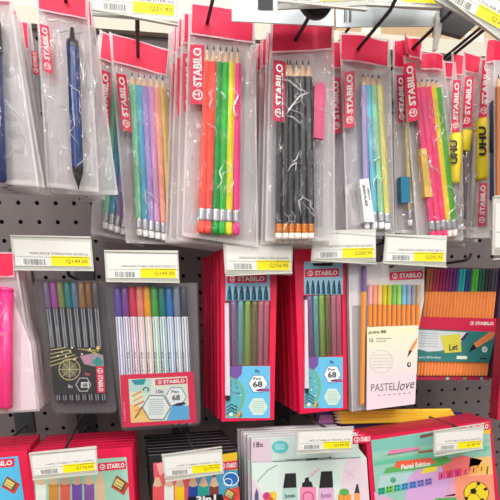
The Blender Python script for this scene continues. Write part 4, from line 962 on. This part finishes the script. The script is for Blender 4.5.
# red pastel edition
q = [(366, 437), (491, 420), (503, 540), (375, 548)]
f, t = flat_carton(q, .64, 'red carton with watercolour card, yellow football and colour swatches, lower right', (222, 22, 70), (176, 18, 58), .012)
A = Art(f)
A.poly([(380, 548), (498, 540), (489, 422), (371, 440.5)], (150, 200, 182), 1)
A.poly([(372, 452), (392, 449), (430, 445), (488, 433), (489, 423), (371, 441)], (124, 190, 176), 2)
A.poly([(396, 500), (440, 540), (380, 540), (374, 492)], (226, 170, 206), 2); A.poly([(376, 500), (405, 486), (430, 470), (380, 476)], (176, 206, 206), 2)
A.poly([(405, 500), (455, 500), (455, 470), (425, 462), (408, 478)], (214, 166, 216), 3)
A.poly([(430, 540), (497, 540), (492, 458), (462, 464), (450, 480)], (246, 150, 120), 3); A.poly([(468, 476), (493, 474), (490, 456), (470, 458)], (248, 190, 120), 4); A.poly([(440, 462), (462, 455), (482, 460), (476, 470), (444, 474)], (240, 116, 112), 4)
A.poly([(387, 455.5), (420, 450), (418, 447), (390, 450)], (222, 130, 170), 4)
A.poly([(374, 466), (420, 459), (489, 450), (489, 446), (374, 459)], (100, 190, 160), 3); A.poly([(372, 462), (420, 454), (489, 442), (489, 438), (380, 456)], (140, 196, 168), 4)
A.poly([(383, 473.5), (440, 466), (452, 461), (446, 456), (386, 468)], (96, 172, 90), 5); A.poly([(394, 468), (436, 463), (430, 457.5), (396, 461)], (236, 96, 70), 6)
A.text('Pastel Edition', (401, 469.4), (430, 465.6), (401, 464.4), (250, 246, 240), 7, .02)
A.poly([(420, 474), (436, 471), (438, 466), (424, 468)], (238, 216, 60), 6); A.ell(393, 480, 3, 3, (90, 160, 120), 4, 12)
A.line(418, 452.4, 434, 450, 2.0, (150, 96, 60), 6); A.line(420, 436.6, 434, 433.6, 3, (120, 84, 70), 6)
for k in range(7):
    x = 378 + 7.8 * k; y = 495 - 1.55 * k; c = [(40, 170, 130), (110, 190, 70), (60, 180, 160), (70, 150, 210), (90, 130, 210), (130, 130, 210), (150, 120, 190)][k]
    A.poly([(x, y), (x + 7, y - 1.4), (x + 7, y - 8), (x, y - 6.6)], c, 6)
    for dx in (1.6, 4.6): A.ell(x + dx, y - 5.4 - dx * .2, .8, 1, (24, 30, 40), 7, 8); A.ell(x + dx, y - 2 - dx * .2, .8, .8, (24, 30, 40), 7, 8)
for k in range(6):
    x = 438 + 8 * k; y = 480 - 1.5 * k; c = [(226, 90, 150), (230, 60, 100), (226, 50, 120), (240, 110, 110), (246, 160, 90), (246, 190, 70)][k]
    A.poly([(x, y), (x + 7.2, y - 1.4), (x + 7.2, y - 9), (x, y - 7.6)], c, 6); A.line(x + 3.4, y - 6, x + 3, y - 2, 1, (110, 30, 70), 7)
A.line(486.5, 474, 487.5, 466, 1.4, (110, 90, 40), 8)
A.ell(476, 493, 12.6, 11.8, (240, 208, 40), 6, 30); A.ell(476, 493, 12.6, 11.8, (60, 50, 30), 7, 30, .6)
for x, y, r_ in ((473, 491, 3.6), (485, 489, 2), (466, 498, 2), (482, 500, 2.4), (478, 483.4, 2)): A.ell(x, y, r_, r_ * .9, (26, 24, 28), 8, 5)
A.line(473, 491, 466, 498, .6, (60, 50, 30), 7); A.line(473, 491, 482, 500, .6, (60, 50, 30), 7); A.line(473, 491, 478, 484, .6, (60, 50, 30), 7)
A.poly([(432, 505), (458, 503), (456, 497), (436, 498)], (90, 170, 90), 5)
A.logo((463, 433.6), (489.4, 429.4), (463, 426.4), 5, (210, 40, 60)); A.poly([(479, 434.8), (490.3, 433.2), (489.4, 423.4), (478.6, 425)], (240, 196, 60), 4)
A.build('printed_card', t)
stack(t, 3, .0130, ['second watercolour card carton in its stack', 'third watercolour card carton in its stack', 'rearmost watercolour card carton in its stack'], 'watercolour card cartons', roll=.003)
# yellow pencil pack behind
f = Frame((318, 411), (470, 405), (320, 450), .700)
t = thing('pencil_tray', 'navy pack with a row of yellow pencils lying across its top, above the watercolour carton', 'pack of pencils', f.M)
mb = MB(); mb.slab(f.P([(322, 500), (480, 500), (484, 418), (442, 410), (318, 411)]), .009, .017, card((44, 40, 88)), card((96, 24, 60))); mb.build('carton', t)
for k in range(4):
    a = f.L(334 + k * .8, 413 + 3.3 * k); b = f.L(452 + 2 * k, 411.5 + 2.9 * k)
    ym = mat((255, 204, 62), .35, 0, 'yellow_lacquer'); m = MB()
    m.lathe((a[0], .005, a[1]), (b[0], .005, b[1]), [(0, .0004, ym), (.012, .0012, WOOD), (.045, .0036, ym), (.046, .0036, ym), (1, .0036, ym)], 6, False); m.build('pencil', t)
A = Art(f, -.0085); A.poly([(318, 424), (334, 423), (332, 415), (320, 415)], (176, 110, 170), 1); A.build('printed_end', t); A = Art(f, -.0085); A.poly([(448, 424), (478, 421), (472, 413), (450, 412)], (220, 40, 90), 1); A.poly([(452, 425), (470, 425), (462, 412), (450, 412)], (52, 50, 110), 2)
A.build('printed_card', t)
